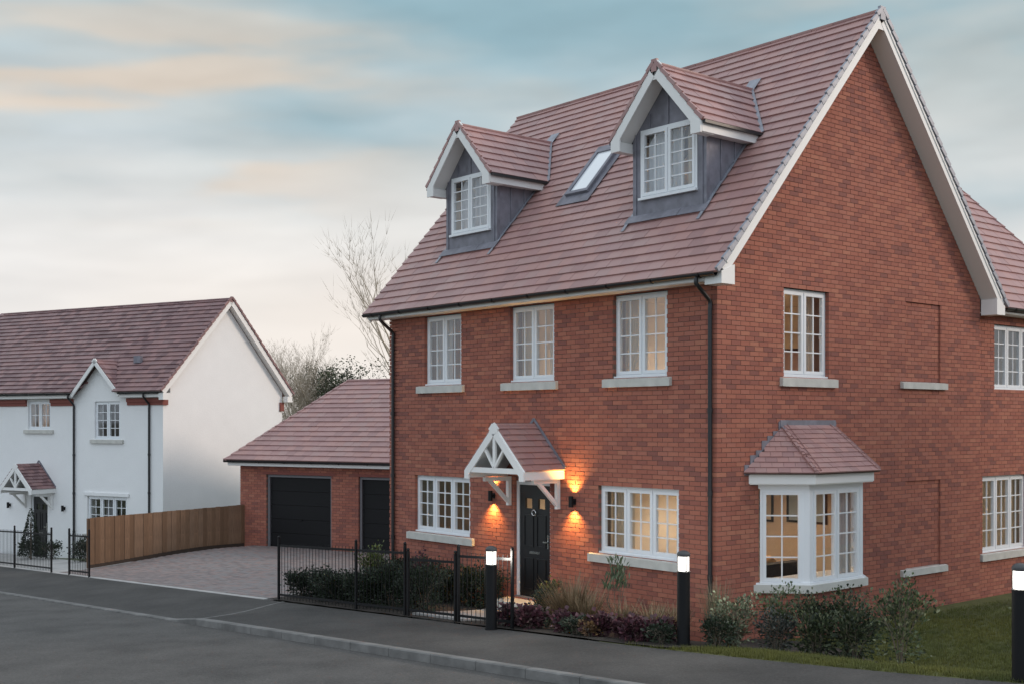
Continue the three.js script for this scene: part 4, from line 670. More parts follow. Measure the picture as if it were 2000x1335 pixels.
// ------------------------------------------------------------------ white house
{
  const g = tag(group('white_house', scene, [-23.25, 0, -1.5], TURN), 'white rendered house with red tiled roof and a small gablet', 'house'), wt = [];
  const L0 = -11, B = -2, D = 5.5, EY = 4.12, EZ = 0.32, RY = 7.22, RZ = -2.75, K = (RY - EY) / (EZ - RZ), SL = Math.hypot(RY - EY, EZ - RZ), VG = 0.25;
  const W1 = [-6.25, -5.14, 2.93, 3.86], W2 = [-3.04, -1.88, 2.63, 3.83], G3 = [-3.38, -1.58, -0.40, 0.80], DR = [-6.12, -5.28, -1.33, 0.76], holes = [W1, W2, G3, DR];
  const top = (s) => EY + (EZ + (s > D / 2 ? D - s : s)) * K - 0.24;
  mesh('front_wall', slab(V(0, 0, 0), X, Y, Z, [[L0, B], [0, B], [0, 4.08], [-1.66, 4.08], [-2.78, 5.14], [-3.90, 4.08], [L0, 4.08]], holes, -0.3, 0), M.render, g);
  mesh('gable_wall', slab(V(0, 0, 0), NZ, Y, X, [[0.301, B], [D, B], [D, top(D)], [D / 2, top(D / 2)], [0.301, top(0.301)]], [], -0.3, -0.0), M.render, g);
  mesh('other_walls', merge([bx(L0, L0 + 0.3, B, 4.05, -D, -0.31), bx(L0 + 0.31, -0.31, B, 4.05, -D, -D + 0.3)]), M.render, g);
  const dim = mat('dim interior', [0.32, 0.30, 0.28], 0.9);
  mesh('interior', merge([bx(L0 + 0.3, -0.3, -1.5, -1.35, -D + 0.3, -0.3), bx(L0 + 0.3, -0.3, 1.2, 1.4, -D + 0.3, -0.301), bx(L0 + 0.3, -0.3, 4.0, 4.06, -D + 0.3, -0.301), bx(-4.3, -4.2, -1.34, 3.99, -3.2, -0.302), bx(L0 + 0.3, -0.3, -1.34, 3.99, -3.4, -3.3)]), dim, g);
  const i = -0.06;
  win(g, V(W1[0], W1[2], i), X, Z, 1.11, 0.93, { rows: 2 }); win(g, V(W2[0], W2[2], i), X, Z, 1.16, 1.2, { rows: 4 }); win(g, V(G3[0], G3[2], i), X, Z, 1.8, 1.2, { cas: 3, rows: 4 });
  for (const h of [W1, W2, G3]) sill(g, V(h[0] - 0.16, h[2] - 0.13, 0), X, Z, h[1] - h[0] + 0.32, 0.13);
  mesh('window_hood', bx(G3[0] - 0.12, G3[1] + 0.12, G3[3] + 0.02, G3[3] + 0.12, 0.002, 0.05), M.render, g);
  for (const [a, b] of [[L0, -6.3], [-5.1, -4.02], [-1.54, 0]]) mesh('corbel_band', merge([bx(a, b, 3.70, 3.80, 0.002, 0.035), bx(a, b, 3.80, 3.92, 0.002, 0.07)]), M.band, g);
  mesh('corbel_band', merge([bx(0.002, 0.06, 3.70, 3.90, -0.16, 0.068), bx(0.002, 0.06, 3.55, 3.85, -D - 0.05, -D + 0.14)]), M.band, g);
  const roof = group('roof', g), v = V(0, RY - EY, RZ - EZ).divideScalar(SL), n = V(0, -v.z, v.y), o = V(L0 - 0.25, EY, EZ), RW = VG - L0 + 0.25;
  const xd = -2.78, inGab = (a, b) => { const x = o.x + a - xd, y = EY + b * v.y; return y < 5.06 - Math.abs(x) * 0.95 && Math.abs(x) < 1.02; };
  layTiles(wt, roof, o, X, v, n, [[0, 0], [RW, 0], [RW, SL - 0.02], [0, SL - 0.02]], { seed: 111, gauge: SL / 22, width: 0.24, thick: 0.04, skip: inGab, pal: 'brown' });
  mesh('roof_deck', slab(o, X, v, n, [[0.03, 0.47], [RW - 0.03, 0.47], [RW - 0.03, SL - 0.06], [0.03, SL - 0.06]], [], -0.1, -0.006), M.deck, roof);
  mesh('rear_slope', slab(V(VG, EY, 2 * RZ - EZ), NX, V(0, v.y, -v.z), V(0, n.y, -n.z), [[0.03, 0], [RW, 0], [RW, SL - 0.06], [0.03, SL - 0.06]], [], -0.1, 0.02), mat('white house rear tiles', TILE[3], 0.6), roof);
  ridgeTiles(roof, V(L0, RY + 0.02, RZ), V(VG, RY + 0.02, RZ), 0.06, 0.45, 0.12, tileBrownMats);
  for (const s of [1, -1]) {
    const P = (t, d, x) => { const q = V(x, lerp(EY, RY, t), lerp(EZ, RZ, t)).addScaledVector(n, d); if (s < 0) q.z = 2 * RZ - q.z; return q; }, up = V(0, n.y, s * n.z);
    mesh('bargeboard', bar(P(0.01, -0.10, VG - 0.02), P(1, -0.10, VG - 0.02), 0.03, 0.17, up), M.white, g);
    mesh('verge_soffit', bar(P(0.01, -0.14, VG / 2 - 0.02), P(0.998, -0.14, VG / 2 - 0.02), VG - 0.04, 0.02, up), M.white, g);
    for (let k = 0; k < 20; k++) mesh('verge_unit', bar(P(k / 20 + 0.001, 0.03, VG + 0.005), P((k + 1) / 20 - 0.001, 0.008, VG + 0.005), 0.05, 0.07, up), tileBrownMats[(k * 3) % 8], roof);
    mesh('eaves_box', s > 0 ? bx(0.062, VG, 3.86, 4.06, 0.005, 0.24) : bx(0.062, VG, 3.86, 4.06, -D - 0.25, -D - 0.005), M.white, g);
  }
  for (const [a, b] of [[L0 - 0.2, -3.9], [-1.66, 0.05]]) { mesh('fascia', bx(a, b, 3.95, 4.12, 0.20, 0.22), M.white, g); mesh('eaves_soffit', bx(a, b, 3.94, 3.955, 0.072, 0.198), M.white, g); gutter(g, V(a, 4.10, 0.285), V(b, 4.10, 0.285), V(0, 0, 1)); }
  downpipe(g, V(-3.96, 4.06, 0.285), V(0, 0, 0.235), -1.4); downpipe(g, V(-0.55, 4.06, 0.285), V(0, 0, 0.235), -1.2);
  // gablet over the upper window
  const gd = group('gablet', g), he = 1.14, ye = 4.06, yr = 5.17, Lg = Math.hypot(he, yr - ye), zo = 0.22;
  for (const s of [1, -1]) {
    const oo = V(xd + s * he, ye, zo), u = s > 0 ? NZ : Z, vv = V(-s * he, yr - ye, 0).divideScalar(Lg), nn = V(s * (yr - ye), he, 0).divideScalar(Lg), reg = s > 0 ? [[0, 0], [0.05, 0], [0.97, Lg], [0, Lg]] : [[-0.05, 0], [0, 0], [0, Lg], [-0.97, Lg]];
    layTiles(wt, gd, oo, u, vv, nn, reg, { seed: 120 + s, gauge: Lg / 7, width: 0.26, pal: 'brown' }); mesh('roof_deck', slab(oo, u, vv, nn, reg, [], -0.05, -0.006), M.deck, gd);
    mesh('bargeboard', bar(oo.clone().addScaledVector(nn, -0.07).add(V(0, 0, 0.012)), V(xd, yr, zo + 0.012).addScaledVector(nn, -0.07).addScaledVector(vv, 0.04), 0.03, 0.12, nn), M.white, gd);
  }
  ridgeTiles(gd, V(xd, yr + 0.02, zo), V(xd, yr + 0.02, -0.72), 0.05, 0.4, 0.09, tileBrownMats);
  mesh('roof_vent', bx(-1.85, -1.55, 5.05, 5.28, -0.62, -0.52), M.lead, roof);
  frontDoor(g, DR[0], DR[1], DR[2], DR[3], true); canopy(g, -5.7, -1.33, wt, 130, 'brown');
  mesh('door_step', bx(-6.3, -5.1, -1.6, -1.36, 0.002, 0.4), M.stone, g);
  scene.updateMatrixWorld(true);
  layPieces(wt, 300, TILE, tileMats, M.tiles, 'tiling');
  const wp = (x, y, z) => g.localToWorld(V(x, y, z));
  let p = wp(-7.15, 0.38, 0.001); sconce(p.x, p.y, p.z, TURN, false, 'unlit dark wall light on white render beyond the porch of the white house');
  p = wp(-4.45, 0.36, 0.001); sconce(p.x, p.y, p.z, TURN, false, 'unlit dark wall light on white render between the porch and the drainpipe');
  p = wp(-5.7, 3.35, -1.8); pendant('warm ceiling lamp upstairs in the white house above its porch', p, 7);
  const wu = V(Math.cos(TURN), 0, -Math.sin(TURN)), wn = V(Math.sin(TURN), 0, Math.cos(TURN));
  p = wp(-6.3, 2.9, -0.42); curtain('pink-cream curtain inside the small upper window of the white house', p, wu, wn, 0.55, 1, [0.7, 0.55, 0.45]);
  p = wp(-5.5, 2.9, -0.42); curtain('tan curtain inside the small upper window of the white house', p, wu, wn, 0.4, 1, [0.6, 0.45, 0.3]);
  p = wp(-3.0, -0.5, -0.42); curtain('grey curtain inside the lower window of the white house', p, wu, wn, 0.4, 1.4, [0.4, 0.4, 0.45]);
}

// ------------------------------------------------------------------ the next house along, outside the picture: it shades the foot of the gable
{
  const g = tag(group('neighbour_house', scene, [7.2, -0.3, -9.6], -0.25), 'plain red brick house beyond the lawn, outside the picture', 'house'), Wd = 8.6, D = 8, H = 5.3, R = 9.4;
  const ops = [[1, 2.2, 3.4, 4.7], [6.4, 7.6, 3.4, 4.7], [1, 2.8, 0.9, 2.1], [5.8, 7.6, 0.9, 2.1]], side = [[3.2, 4.4, 3.4, 4.7]];
  mesh('front_wall', slab(V(0, 0, 0), X, Y, Z, [[0, 0], [Wd, 0], [Wd, H], [0, H]], ops, -0.3, 0), brickMats[1], g);
  mesh('gable_wall', slab(V(0, 0, 0), Z, Y, NX, [[-D, 0], [-0.301, 0], [-0.301, H], [-D / 2, R - 0.3], [-D, H]], side.map(([a, b, c, d]) => [-b, -a, c, d]), -0.3, 0), brickMats[1], g);
  mesh('far_walls', merge([bx(Wd - 0.3, Wd, 0, H, -D, -0.301), bx(0.301, Wd - 0.301, 0, H, -D, -D + 0.3), bx(0.302, Wd - 0.302, 0, 0.1, -D + 0.3, -0.302), bx(0.302, Wd - 0.302, 2.6, 2.8, -D + 0.302, -0.302)]), brickMats[3], g);
  for (const [a, b, c, d] of ops) { win(g, V(a, c, -0.07), X, Z, b - a, d - c, { cas: b - a > 1.5 ? 3 : 2 }); sill(g, V(a - 0.15, c - 0.15, 0), X, Z, b - a + 0.3, 0.15); }
  win(g, V(0.07, 3.4, -4.4), Z, NX, 1.2, 1.3);
  const L = Math.hypot(R - H, D / 2 + 0.3), v = V(0, R - H, -(D / 2 + 0.3)).divideScalar(L), n = V(0, -v.z, v.y);
  mesh('roof', merge([slab(V(-0.3, H, 0.3), X, v, n, [[0, 0], [Wd + 0.6, 0], [Wd + 0.6, L], [0, L]], [], -0.1, 0.03), slab(V(Wd + 0.3, H, -D - 0.3), NX, V(0, v.y, -v.z), V(0, n.y, -n.z), [[0, 0], [Wd + 0.6, 0], [Wd + 0.6, L], [0, L]], [], -0.1, 0.03)]), tileMats[0], g);
  mesh('fascia', bx(-0.28, Wd + 0.28, H - 0.16, H - 0.01, 0.24, 0.26), M.white, g);
}
// ------------------------------------------------------------------ fence, railings, bollards
{
  const A = V(-20.06, 0, 2.0), Bp = V(-20.42, 0, -2.78), f = tag(group('timber_fence', scene), 'brown vertical-board timber fence between the driveway and the white house', 'fence'), r = rng(7), N = 34;
  const woods = [[0.20, 0.112, 0.062], [0.23, 0.132, 0.076], [0.175, 0.096, 0.052], [0.245, 0.146, 0.088]].map((c, k) => mat('fence timber ' + k, [1, 1, 1], 0.85, { map: tex(256, 0.6, (u, v, i) => { const gq = fbm(u * 40, v * 3, 60 + k, 3, 120); return c.map((q) => sp(q * (0.72 + 0.56 * gq))); }) }));
  const at = (t) => A.clone().lerp(Bp, t), dir = Bp.clone().sub(A).normalize(), nrm = V(-dir.z, 0, dir.x).normalize().multiplyScalar(-1); if (nrm.x < 0) nrm.negate();
  const gy = (t) => { const p = at(t); return ground(p.x, p.z); }, top = (t) => lerp(gy(0) + 1.36, gy(1) + 1.24, t);
  for (let k = 0; k < N; k++) { const t = (k + 0.5) / N, p = at(t), y0 = gy(t) + 0.10, y1 = top(t) + (r() - 0.5) * 0.012, g = bx(-0.072, 0.072, y0, y1, -0.009, 0.009); const o = mesh('board', g, woods[Math.floor(r() * 4)], f); o.position.set(p.x, 0, p.z).addScaledVector(nrm, (k % 2) * 0.012 + 0.03); o.rotation.y = Math.atan2(-dir.z, dir.x) + 0.05; }
  for (let k = 0; k <= 3; k++) { const p = at(k / 3); mesh('post', bx(p.x - 0.09, p.x + 0.0, ground(p.x, p.z) - 0.25, top(k / 3) - 0.02, p.z - 0.045, p.z + 0.045), woods[2], f); }
  for (const h of [0.35, 1.05]) mesh('rail', bar(A.clone().setY(gy(0) + h), Bp.clone().setY(gy(1) + h), 0.04, 0.08), woods[2], f);
  mesh('gravel_board', merge(range(0, 0.999, 0.111).map((t) => bar(at(t).setY(gy(t) + 0.03).addScaledVector(nrm, 0.02), at(Math.min(t + 0.111, 1)).setY(gy(Math.min(t + 0.111, 1)) + 0.03).addScaledVector(nrm, 0.021), 0.03, 0.22))), mat('dark gravel board', [0.06, 0.04, 0.03], 0.9), f);
}
function railing(label, xs, zOf, h, step, name = 'metal_railing', cat = 'railing', grp) {
  const t = tag(group(name, scene), label, cat, grp);
  const gy = (x) => street(x);
  for (const x of xs) { const z = zOf(x); mesh('post', merge([bx(x - 0.02, x + 0.02, gy(x) - 0.2, gy(x) + h, z - 0.02, z + 0.02), (() => { const s = new THREE.SphereGeometry(0.028, 10, 8); s.translate(x, gy(x) + h + 0.02, z); return s; })()]), M.iron, t); }
  for (let i = 0; i + 1 < xs.length; i++) {
    const a = xs[i], b = xs[i + 1], P = (x, q) => V(x, gy(x) + q, zOf(x));
    for (const q of [0.12, h - 0.14]) mesh('rail', bar(P(a + 0.025, q), P(b - 0.025, q), 0.012, 0.04), M.iron, t);
    const n = Math.round((b - a) / step); for (let k = 1; k < n; k++) { const x = lerp(a, b, k / n); const c = new THREE.CylinderGeometry(0.006, 0.006, h - 0.12, 6); c.translate(x, gy(x) + 0.04 + (h - 0.12) / 2, zOf(x)); mesh('bar', c, M.iron, t); }
  }
  return t;
}
const railZ = (x) => backEdge(x) - 0.09;
railing('long black metal railing in front of the dark hedge', [-8.62, -6.0, -4.56], railZ, 1.2, 0.11);
railing('black metal garden gate with upright bars across the pale path', [-4.47, -3.22], railZ, 1.1, 0.10, 'garden_gate', 'gate');
railing('short black metal railing between the garden gate and the purple bedding plants', [-3.14, -1.86], railZ, 1.2, 0.11);
railing('short black railing at the corner of the driveway before the timber fence', [-18.83, -17.56], (x) => backEdge(x) - 0.03, 1.15, 0.11);
railing('black railing in front of the white house door', [-30, -27.4, -25.1, -22.76, -20.03], (x) => backEdge(x) - 0.03, 1.15, 0.11);

function bollard(x, z, label) {
  const t = tag(group('bollard_light', scene, [x, street(x), z]), label, 'bollard'), r = 0.086;
  mesh('post', merge([cyl(r, r, 1.06, 0, -0.15, 0, 28), cyl(r + 0.012, r + 0.012, 0.02, 0, 0.002, 0, 28), cyl(r + 0.003, r + 0.003, 0.03, 0, 0.885, 0, 28)]), M.iron, t);
  mesh('lamp_diffuser', cyl(r - 0.012, r - 0.012, 0.178, 0, 0.922, 0, 28), mat('lit opal diffuser', [0.9, 0.9, 0.88], 0.4, { emissive: rgb(1, 0.96, 0.88), emissiveIntensity: 1.8 }), t);
  for (let k = 0; k < 3; k++) { const a = k * 2.094 + 0.4; mesh('cage_rod', cyl(0.006, 0.006, 0.18, Math.cos(a) * (r - 0.006), 0.918, Math.sin(a) * (r - 0.006), 6), M.iron, t); }
  const cap = new THREE.SphereGeometry(r + 0.002, 28, 8, 0, Math.PI * 2, 0, Math.PI / 2); cap.scale(1, 0.55, 1); cap.translate(0, 1.125, 0); mesh('cap', merge([cap, cyl(r + 0.002, r + 0.002, 0.025, 0, 1.1, 0, 28)]), mat('grey bollard cap', [0.06, 0.06, 0.062], 0.5), t);
  const L = new THREE.PointLight(rgb(1, 0.95, 0.86), 3, 0, 2); L.position.set(0, 1.01, 0); L.castShadow = true; L.shadow.radius = 3; t.add(L);
  t.scale.y = 1.08; return t;
}
bollard(-2.12, backEdge(-2.12) + 0.10, 'black bollard lamp with lit white head on the footpath before the short railing');
bollard(1.12, 2.02, 'black bollard lamp with lit white head in the flower bed below the wide window');
bollard(5.62, 1.70, 'black bollard lamp with lit white head alone on the lawn beside the gable');

// ------------------------------------------------------------------ plants
class Leaves {
  constructor(seed) { this.r = rng(seed); this.p = []; this.c = []; this.n = []; }
  leaf(pos, dir, size, wide, col, droop = 0.2) { // a pointed leaf, folded along its midrib
    const r = this.r, s = new THREE.Vector3().crossVectors(dir, V(r() - 0.5, r() - 0.2, r() - 0.5)).normalize(), up = new THREE.Vector3().crossVectors(s, dir).normalize();
    const m = pos.clone().addScaledVector(dir, size * 0.5).addScaledVector(up, -size * 0.06), a = m.clone().addScaledVector(s, wide * size).addScaledVector(up, size * 0.1), b = m.clone().addScaledVector(s, -wide * size).addScaledVector(up, size * 0.1), tip = pos.clone().addScaledVector(dir, size).add(V(0, -droop * size, 0));
    const k = 0.75 + 0.5 * r(), c = [col[0] * k, col[1] * k, col[2] * k];
    for (const q of [pos, a, tip, pos, tip, b]) { this.p.push(q.x, q.y, q.z); this.c.push(c[0], c[1], c[2]); }
  }
  geometry() { const g = new THREE.BufferGeometry(); g.setAttribute('position', new THREE.Float32BufferAttribute(this.p, 3)); g.setAttribute('color', new THREE.Float32BufferAttribute(this.c, 3)); g.computeVertexNormals(); return g; }
}
let seedN = 200;
// a bushy plant: stems that fork outwards, leaves along the outer stems in clumps
function shrub(name, label, cat, x, z, { w = 0.5, h = 0.6, leaves = 1100, size = 0.06, wide = 0.28, cols = [[0.03, 0.05, 0.02]], grp, up = 0.4, stems = 9, y, bare = 0.0, bark = M.bark }) {
  const t = tag(group(name, scene, [x, y ?? ground(x, z) + 0.02, z]), label, cat, grp), L = new Leaves(seedN++), r = L.r, st = [], tips = [];
  for (let k = 0; k < stems; k++) {
    const a = k / stems * 6.283 + r(), lean = 0.25 + 0.75 * r(), tip = V(Math.cos(a) * w * 0.75 * lean, h * (0.6 + 0.35 * r()) * (1 - 0.25 * lean * lean), Math.sin(a) * w * 0.75 * lean);
    const mid = V(tip.x * 0.4, tip.y * 0.55, tip.z * 0.4); st.push(tube([V(Math.cos(a) * 0.02, -0.06, Math.sin(a) * 0.02), mid, tip], 0.006, 4, 5)); tips.push(mid, tip, V(tip.x * 0.75, 0.1 * h + 0.04, tip.z * 0.75), V(tip.x * 0.9, 0.3 * h, tip.z * 0.9));
    for (let j = 0; j < 4; j++) { const q = mid.clone().lerp(tip, 0.3 + 0.6 * r()), e = q.clone().add(V((r() - 0.5) * w * 0.8, (r() * 0.7 - 0.1) * h * 0.5, (r() - 0.5) * w * 0.8)); const lim = Math.hypot(e.x, e.z) / w; if (lim > 1) { e.x /= lim; e.z /= lim; } e.y = clamp(e.y, 0.05, h); st.push(tube([q, q.clone().lerp(e, 0.5).add(V(0, 0.02, 0)), e], 0.0035, 3, 3)); tips.push(e, q.clone().lerp(e, 0.6)); }
  }
  for (let k = 0; k < leaves; k++) {
    const c = tips[Math.floor(r() * tips.length)], sp0 = 0.16 * Math.min(w, h) + 0.03, g = () => (r() + r() + r() - 1.5) * 1.1;
    const p = c.clone().add(V(g() * sp0, g() * sp0, g() * sp0)); if (p.y < 0.01) p.y = 0.01 + r() * 0.05; if (p.y < h * bare) continue;
    const d = p.clone().sub(V(0, h * 0.3, 0)).normalize().add(V((r() - 0.5) * 1.3, up + (r() - 0.5), (r() - 0.5) * 1.3)).normalize();
    L.leaf(p, d, size * (0.6 + 0.7 * r()), wide, cols[Math.floor(r() * cols.length)]);
  }
  mesh('stems', merge(st), bark, t); mesh('foliage', L.geometry(), M.leaf, t); return t;
}
// arching blades from a crown
function bladePlant(name, label, cat, x, z, { n = 160, h = 0.6, spread = 0.4, wide = 0.008, cols, grp, arch = 0.5, y }) {
  const t = tag(group(name, scene, [x, (y ?? ground(x, z)) + 0.02, z]), label, cat, grp), r = rng(seedN++), p = [], c = [];
  for (let k = 0; k < n; k++) {
    const a = r() * 6.283, L = h * (0.55 + 0.5 * r()), out = spread * (0.2 + 0.9 * r()), ar = arch * (0.4 + 0.8 * r()), s = V(-Math.sin(a), 0, Math.cos(a)), col = cols[Math.floor(r() * cols.length)], b0 = V((r() - 0.5) * 0.1, -0.02, (r() - 0.5) * 0.1); let pa, pb;
    for (let j = 0; j <= 4; j++) { const q = j / 4, m = b0.clone().add(V(Math.cos(a) * out * q, L * (q - ar * q * q * 0.5), Math.sin(a) * out * q)), wd = wide * (1 - q * 0.85), A = m.clone().addScaledVector(s, wd), B = m.clone().addScaledVector(s, -wd); if (j) for (const v of [pa, A, B, pa, B, pb]) { p.push(v.x, v.y, v.z); c.push(...col); } pa = A; pb = B; }
  }
  const g = new THREE.BufferGeometry(); g.setAttribute('position', new THREE.Float32BufferAttribute(p, 3)); g.setAttribute('color', new THREE.Float32BufferAttribute(c, 3)); g.computeVertexNormals(); mesh('blades', g, M.leaf, t); return t;
}
const DARK = [[0.018, 0.030, 0.014], [0.026, 0.042, 0.018], [0.014, 0.022, 0.012], [0.03, 0.04, 0.024]], PURPLE = [[0.075, 0.022, 0.034], [0.05, 0.016, 0.026], [0.10, 0.035, 0.045], [0.06, 0.03, 0.03]], GREEN = [[0.06, 0.095, 0.03], [0.08, 0.115, 0.04], [0.045, 0.07, 0.025]], SAGE = [[0.10, 0.12, 0.07], [0.13, 0.15, 0.09], [0.07, 0.09, 0.045]], LIME = [[0.10, 0.12, 0.03], [0.075, 0.10, 0.03]], STRAW = [[0.20, 0.135, 0.07], [0.15, 0.10, 0.055], [0.24, 0.17, 0.10], [0.11, 0.075, 0.04]];
// dark clipped mounds along the railing
const hedge = 'dark evergreen mounds behind the long railing';
{ const r = rng(17); for (let k = 0; k < 10; k++) { const x = -8.75 + k * 0.43, z = 2.0 + (r() - 0.5) * 0.3; shrub('hedge_shrub', 'dark evergreen mound in the hedge behind the long black railing', 'shrub', x, z, { w: 0.44 + 0.06 * r(), h: 0.42 + 0.1 * r() + (k > 6 ? 0.34 : k > 4 ? 0.16 : 0), leaves: 2600, size: 0.055, cols: DARK, grp: hedge, stems: 12 }); }
  for (let k = 0; k < 7; k++) { const x = -8.3 + k * 0.54, z = 0.42 + (r() - 0.5) * 0.16; shrub('hedge_shrub', 'dark loose evergreen in the row against the brick wall under the small left window', 'shrub', x, z, { w: 0.36, h: 0.58 + 0.2 * r(), leaves: 1900, size: 0.065, cols: DARK, grp: 'dark shrubs against the wall under the small left window', stems: 11 }); } }
shrub('shrub', 'yellow-green leafy shrub rising above the hedge by the left drainpipe', 'shrub', -8.1, 0.85, { w: 0.38, h: 1.05, leaves: 1100, size: 0.06, cols: LIME, stems: 10, up: 0.8 });
shrub('shrub', 'dark purple-leaved shrub standing above the hedge below the small left window', 'shrub', -6.2, 1.1, { w: 0.26, h: 0.98, leaves: 600, size: 0.06, cols: PURPLE, stems: 8, up: 0.9 });
for (const [x, z] of [[-3.25, 0.62], [-2.75, 1.0]]) shrub('shrub', 'dark evergreen tuft beside the pale garden path near the door', 'shrub', x, z, { w: 0.34, h: 0.52, leaves: 1200, size: 0.05, cols: DARK, grp: 'dark tufts by the garden path' });
shrub('shrub', 'glossy green shrub against the black front door frame', 'shrub', -3.45, 0.3, { w: 0.22, h: 0.72, leaves: 520, size: 0.07, cols: [[0.03, 0.05, 0.02], [0.05, 0.075, 0.02]], stems: 7 });
shrub('young_tree', 'grey-green spiky young plant in front of the wide window sill', 'shrub', -1.15, 1.0, { w: 0.30, h: 1.18, leaves: 620, size: 0.13, wide: 0.10, cols: [[0.09, 0.12, 0.06], [0.12, 0.15, 0.09], [0.07, 0.10, 0.05]], bare: 0.62, stems: 6, up: 0.9 });
bladePlant('tussock_plant', 'tall straw-brown ornamental grass below the wide window', 'plant', -1.6, 1.5, { n: 620, h: 1.08, spread: 0.62, cols: STRAW, arch: 0.55 });
bladePlant('tussock_plant', 'low straw-coloured grass tuft beside the purple bedding plants', 'plant', -0.75, 1.85, { n: 220, h: 0.42, spread: 0.35, cols: STRAW, arch: 0.8 });
bladePlant('tussock_plant', 'pale thin grass tuft at the foot of the corner drainpipe', 'plant', 0.75, 0.9, { n: 260, h: 1.05, spread: 0.32, cols: [[0.2, 0.15, 0.1], [0.16, 0.13, 0.08], [0.12, 0.12, 0.06]], arch: 0.35 });
for (const [x, z, h] of [[-2.15, 1.25, 0.8], [-1.05, 1.7, 0.85], [-0.5, 1.5, 0.75], [0.15, 1.6, 0.62], [-0.1, 0.9, 0.85], [1.2, 1.1, 0.75]]) bladePlant('tussock_plant', 'mid-height tan grass clump between the tall grass and the corner of the brick house', 'plant', x, z, { n: 340, h, spread: 0.42, cols: [...STRAW, [0.10, 0.09, 0.04]], arch: 0.6, grp: 'tan grass clumps in the flower bed' });
for (const [x, z] of [[-2.25, 2.25], [-1.75, 2.28], [-1.0, 2.22], [-0.35, 2.15], [0.1, 1.95], [0.42, 2.2], [0.62, 1.9], [-2.5, 1.7]]) shrub('bedding_plant', 'low purple-leaved bedding plant along the footpath edge of the flower bed', 'plant', x, z, { w: 0.27, h: 0.27, leaves: 520, size: 0.075, wide: 0.42, cols: PURPLE, grp: 'purple bedding plants along the footpath' });
for (const [x, z] of [[-1.95, 2.0], [-0.7, 2.3], [0.85, 2.15]]) shrub('bedding_plant', 'low dark green bedding plant between the purple ones', 'plant', x, z, { w: 0.26, h: 0.24, leaves: 460, size: 0.055, cols: DARK, grp: 'dark green bedding plants' });
shrub('shrub', 'small orange-brown leaved plant in the flower bed', 'plant', -0.35, 2.33, { w: 0.18, h: 0.2, leaves: 260, size: 0.06, cols: [[0.16, 0.09, 0.035], [0.11, 0.06, 0.03]] });
shrub('shrub', 'cream-and-green speckled shrub beside the flower-bed bollard', 'shrub', 1.5, 1.4, { w: 0.34, h: 0.72, leaves: 900, size: 0.055, cols: [...SAGE, [0.2, 0.21, 0.13]] });
shrub('shrub', 'light green rounded shrub left of the bay window', 'shrub', 1.72, 0.72, { w: 0.38, h: 0.88, leaves: 1300, size: 0.055, cols: [...SAGE, ...GREEN] });
shrub('shrub', 'grey-leaved low shrub in front of the light green rounded shrub', 'shrub', 1.95, 1.1, { w: 0.34, h: 0.55, leaves: 1200, size: 0.045, cols: [[0.045, 0.05, 0.045], [0.065, 0.07, 0.06], [0.03, 0.035, 0.03]] });
shrub('shrub', 'dark low shrub at the foot of the flower-bed bollard', 'shrub', 1.45, 1.72, { w: 0.3, h: 0.4, leaves: 900, size: 0.05, cols: DARK });
for (const [x, z, h] of [[2.25, 0.62, 0.95], [2.66, 0.46, 0.98], [3.0, 0.86, 0.66], [2.5, 1.0, 0.56]]) shrub('shrub', 'dense black-green shrub in the clump below the bay window', 'shrub', x, z, { w: 0.36, h, leaves: 1500, size: 0.055, cols: [[0.026, 0.040, 0.016], [0.045, 0.062, 0.024], [0.014, 0.022, 0.01], [0.085, 0.10, 0.045]], grp: 'black-green shrubs below the bay window' });
shrub('shrub', 'loose pale-tipped shrub alone at the edge of the lawn', 'shrub', 3.86, 1.18, { w: 0.44, h: 1.0, leaves: 1500, size: 0.055, cols: [[0.04, 0.06, 0.02], [0.06, 0.085, 0.03], [0.14, 0.15, 0.08], [0.025, 0.035, 0.015]], stems: 12, up: 0.9 });
shrub('shrub', 'thin wispy sapling beside the lawn bollard', 'shrub', 5.25, 0.9, { w: 0.2, h: 0.9, leaves: 150, size: 0.045, cols: SAGE, stems: 5, up: 0.9 });
// planting before the white house
{
  const cone = (x, z, h, w, label) => { const t = tag(group('topiary_cone', scene, [x, ground(x, z), z]), label, 'shrub'), L = new Leaves(seedN++), r = L.r; for (let k = 0; k < 2200; k++) { const q = Math.sqrt(1 - r() * 0.999), a = r() * 6.283, yy = h * (1 - q) + 0.12, rad = w * q * (0.75 + 0.3 * r()); L.leaf(V(Math.cos(a) * rad, yy, Math.sin(a) * rad), V(Math.cos(a), 0.5 + r(), Math.sin(a)).normalize(), 0.06, 0.3, DARK[Math.floor(r() * 4)]); } mesh('foliage', L.geometry(), M.leaf, t); mesh('trunk', cyl(0.03, 0.02, h * 0.8, 0, -0.05, 0, 6), M.bark, t); };
  cone(-25.9, 1.6, 1.5, 0.36, 'dark conical topiary in front of the white house');
  const r = rng(23); for (const [x, z] of [[-26.6, 1.4], [-25.2, 1.2], [-22.7, 1.05], [-22.1, 0.85], [-21.6, 0.9], [-21.1, 0.6], [-23.2, 1.0]]) shrub('shrub', 'small dark shrub at the foot of the white house', 'shrub', x, z, { w: 0.42, h: 0.5 + 0.25 * r(), leaves: 700, size: 0.07, cols: DARK, grp: 'small dark shrubs before the white house' });
}
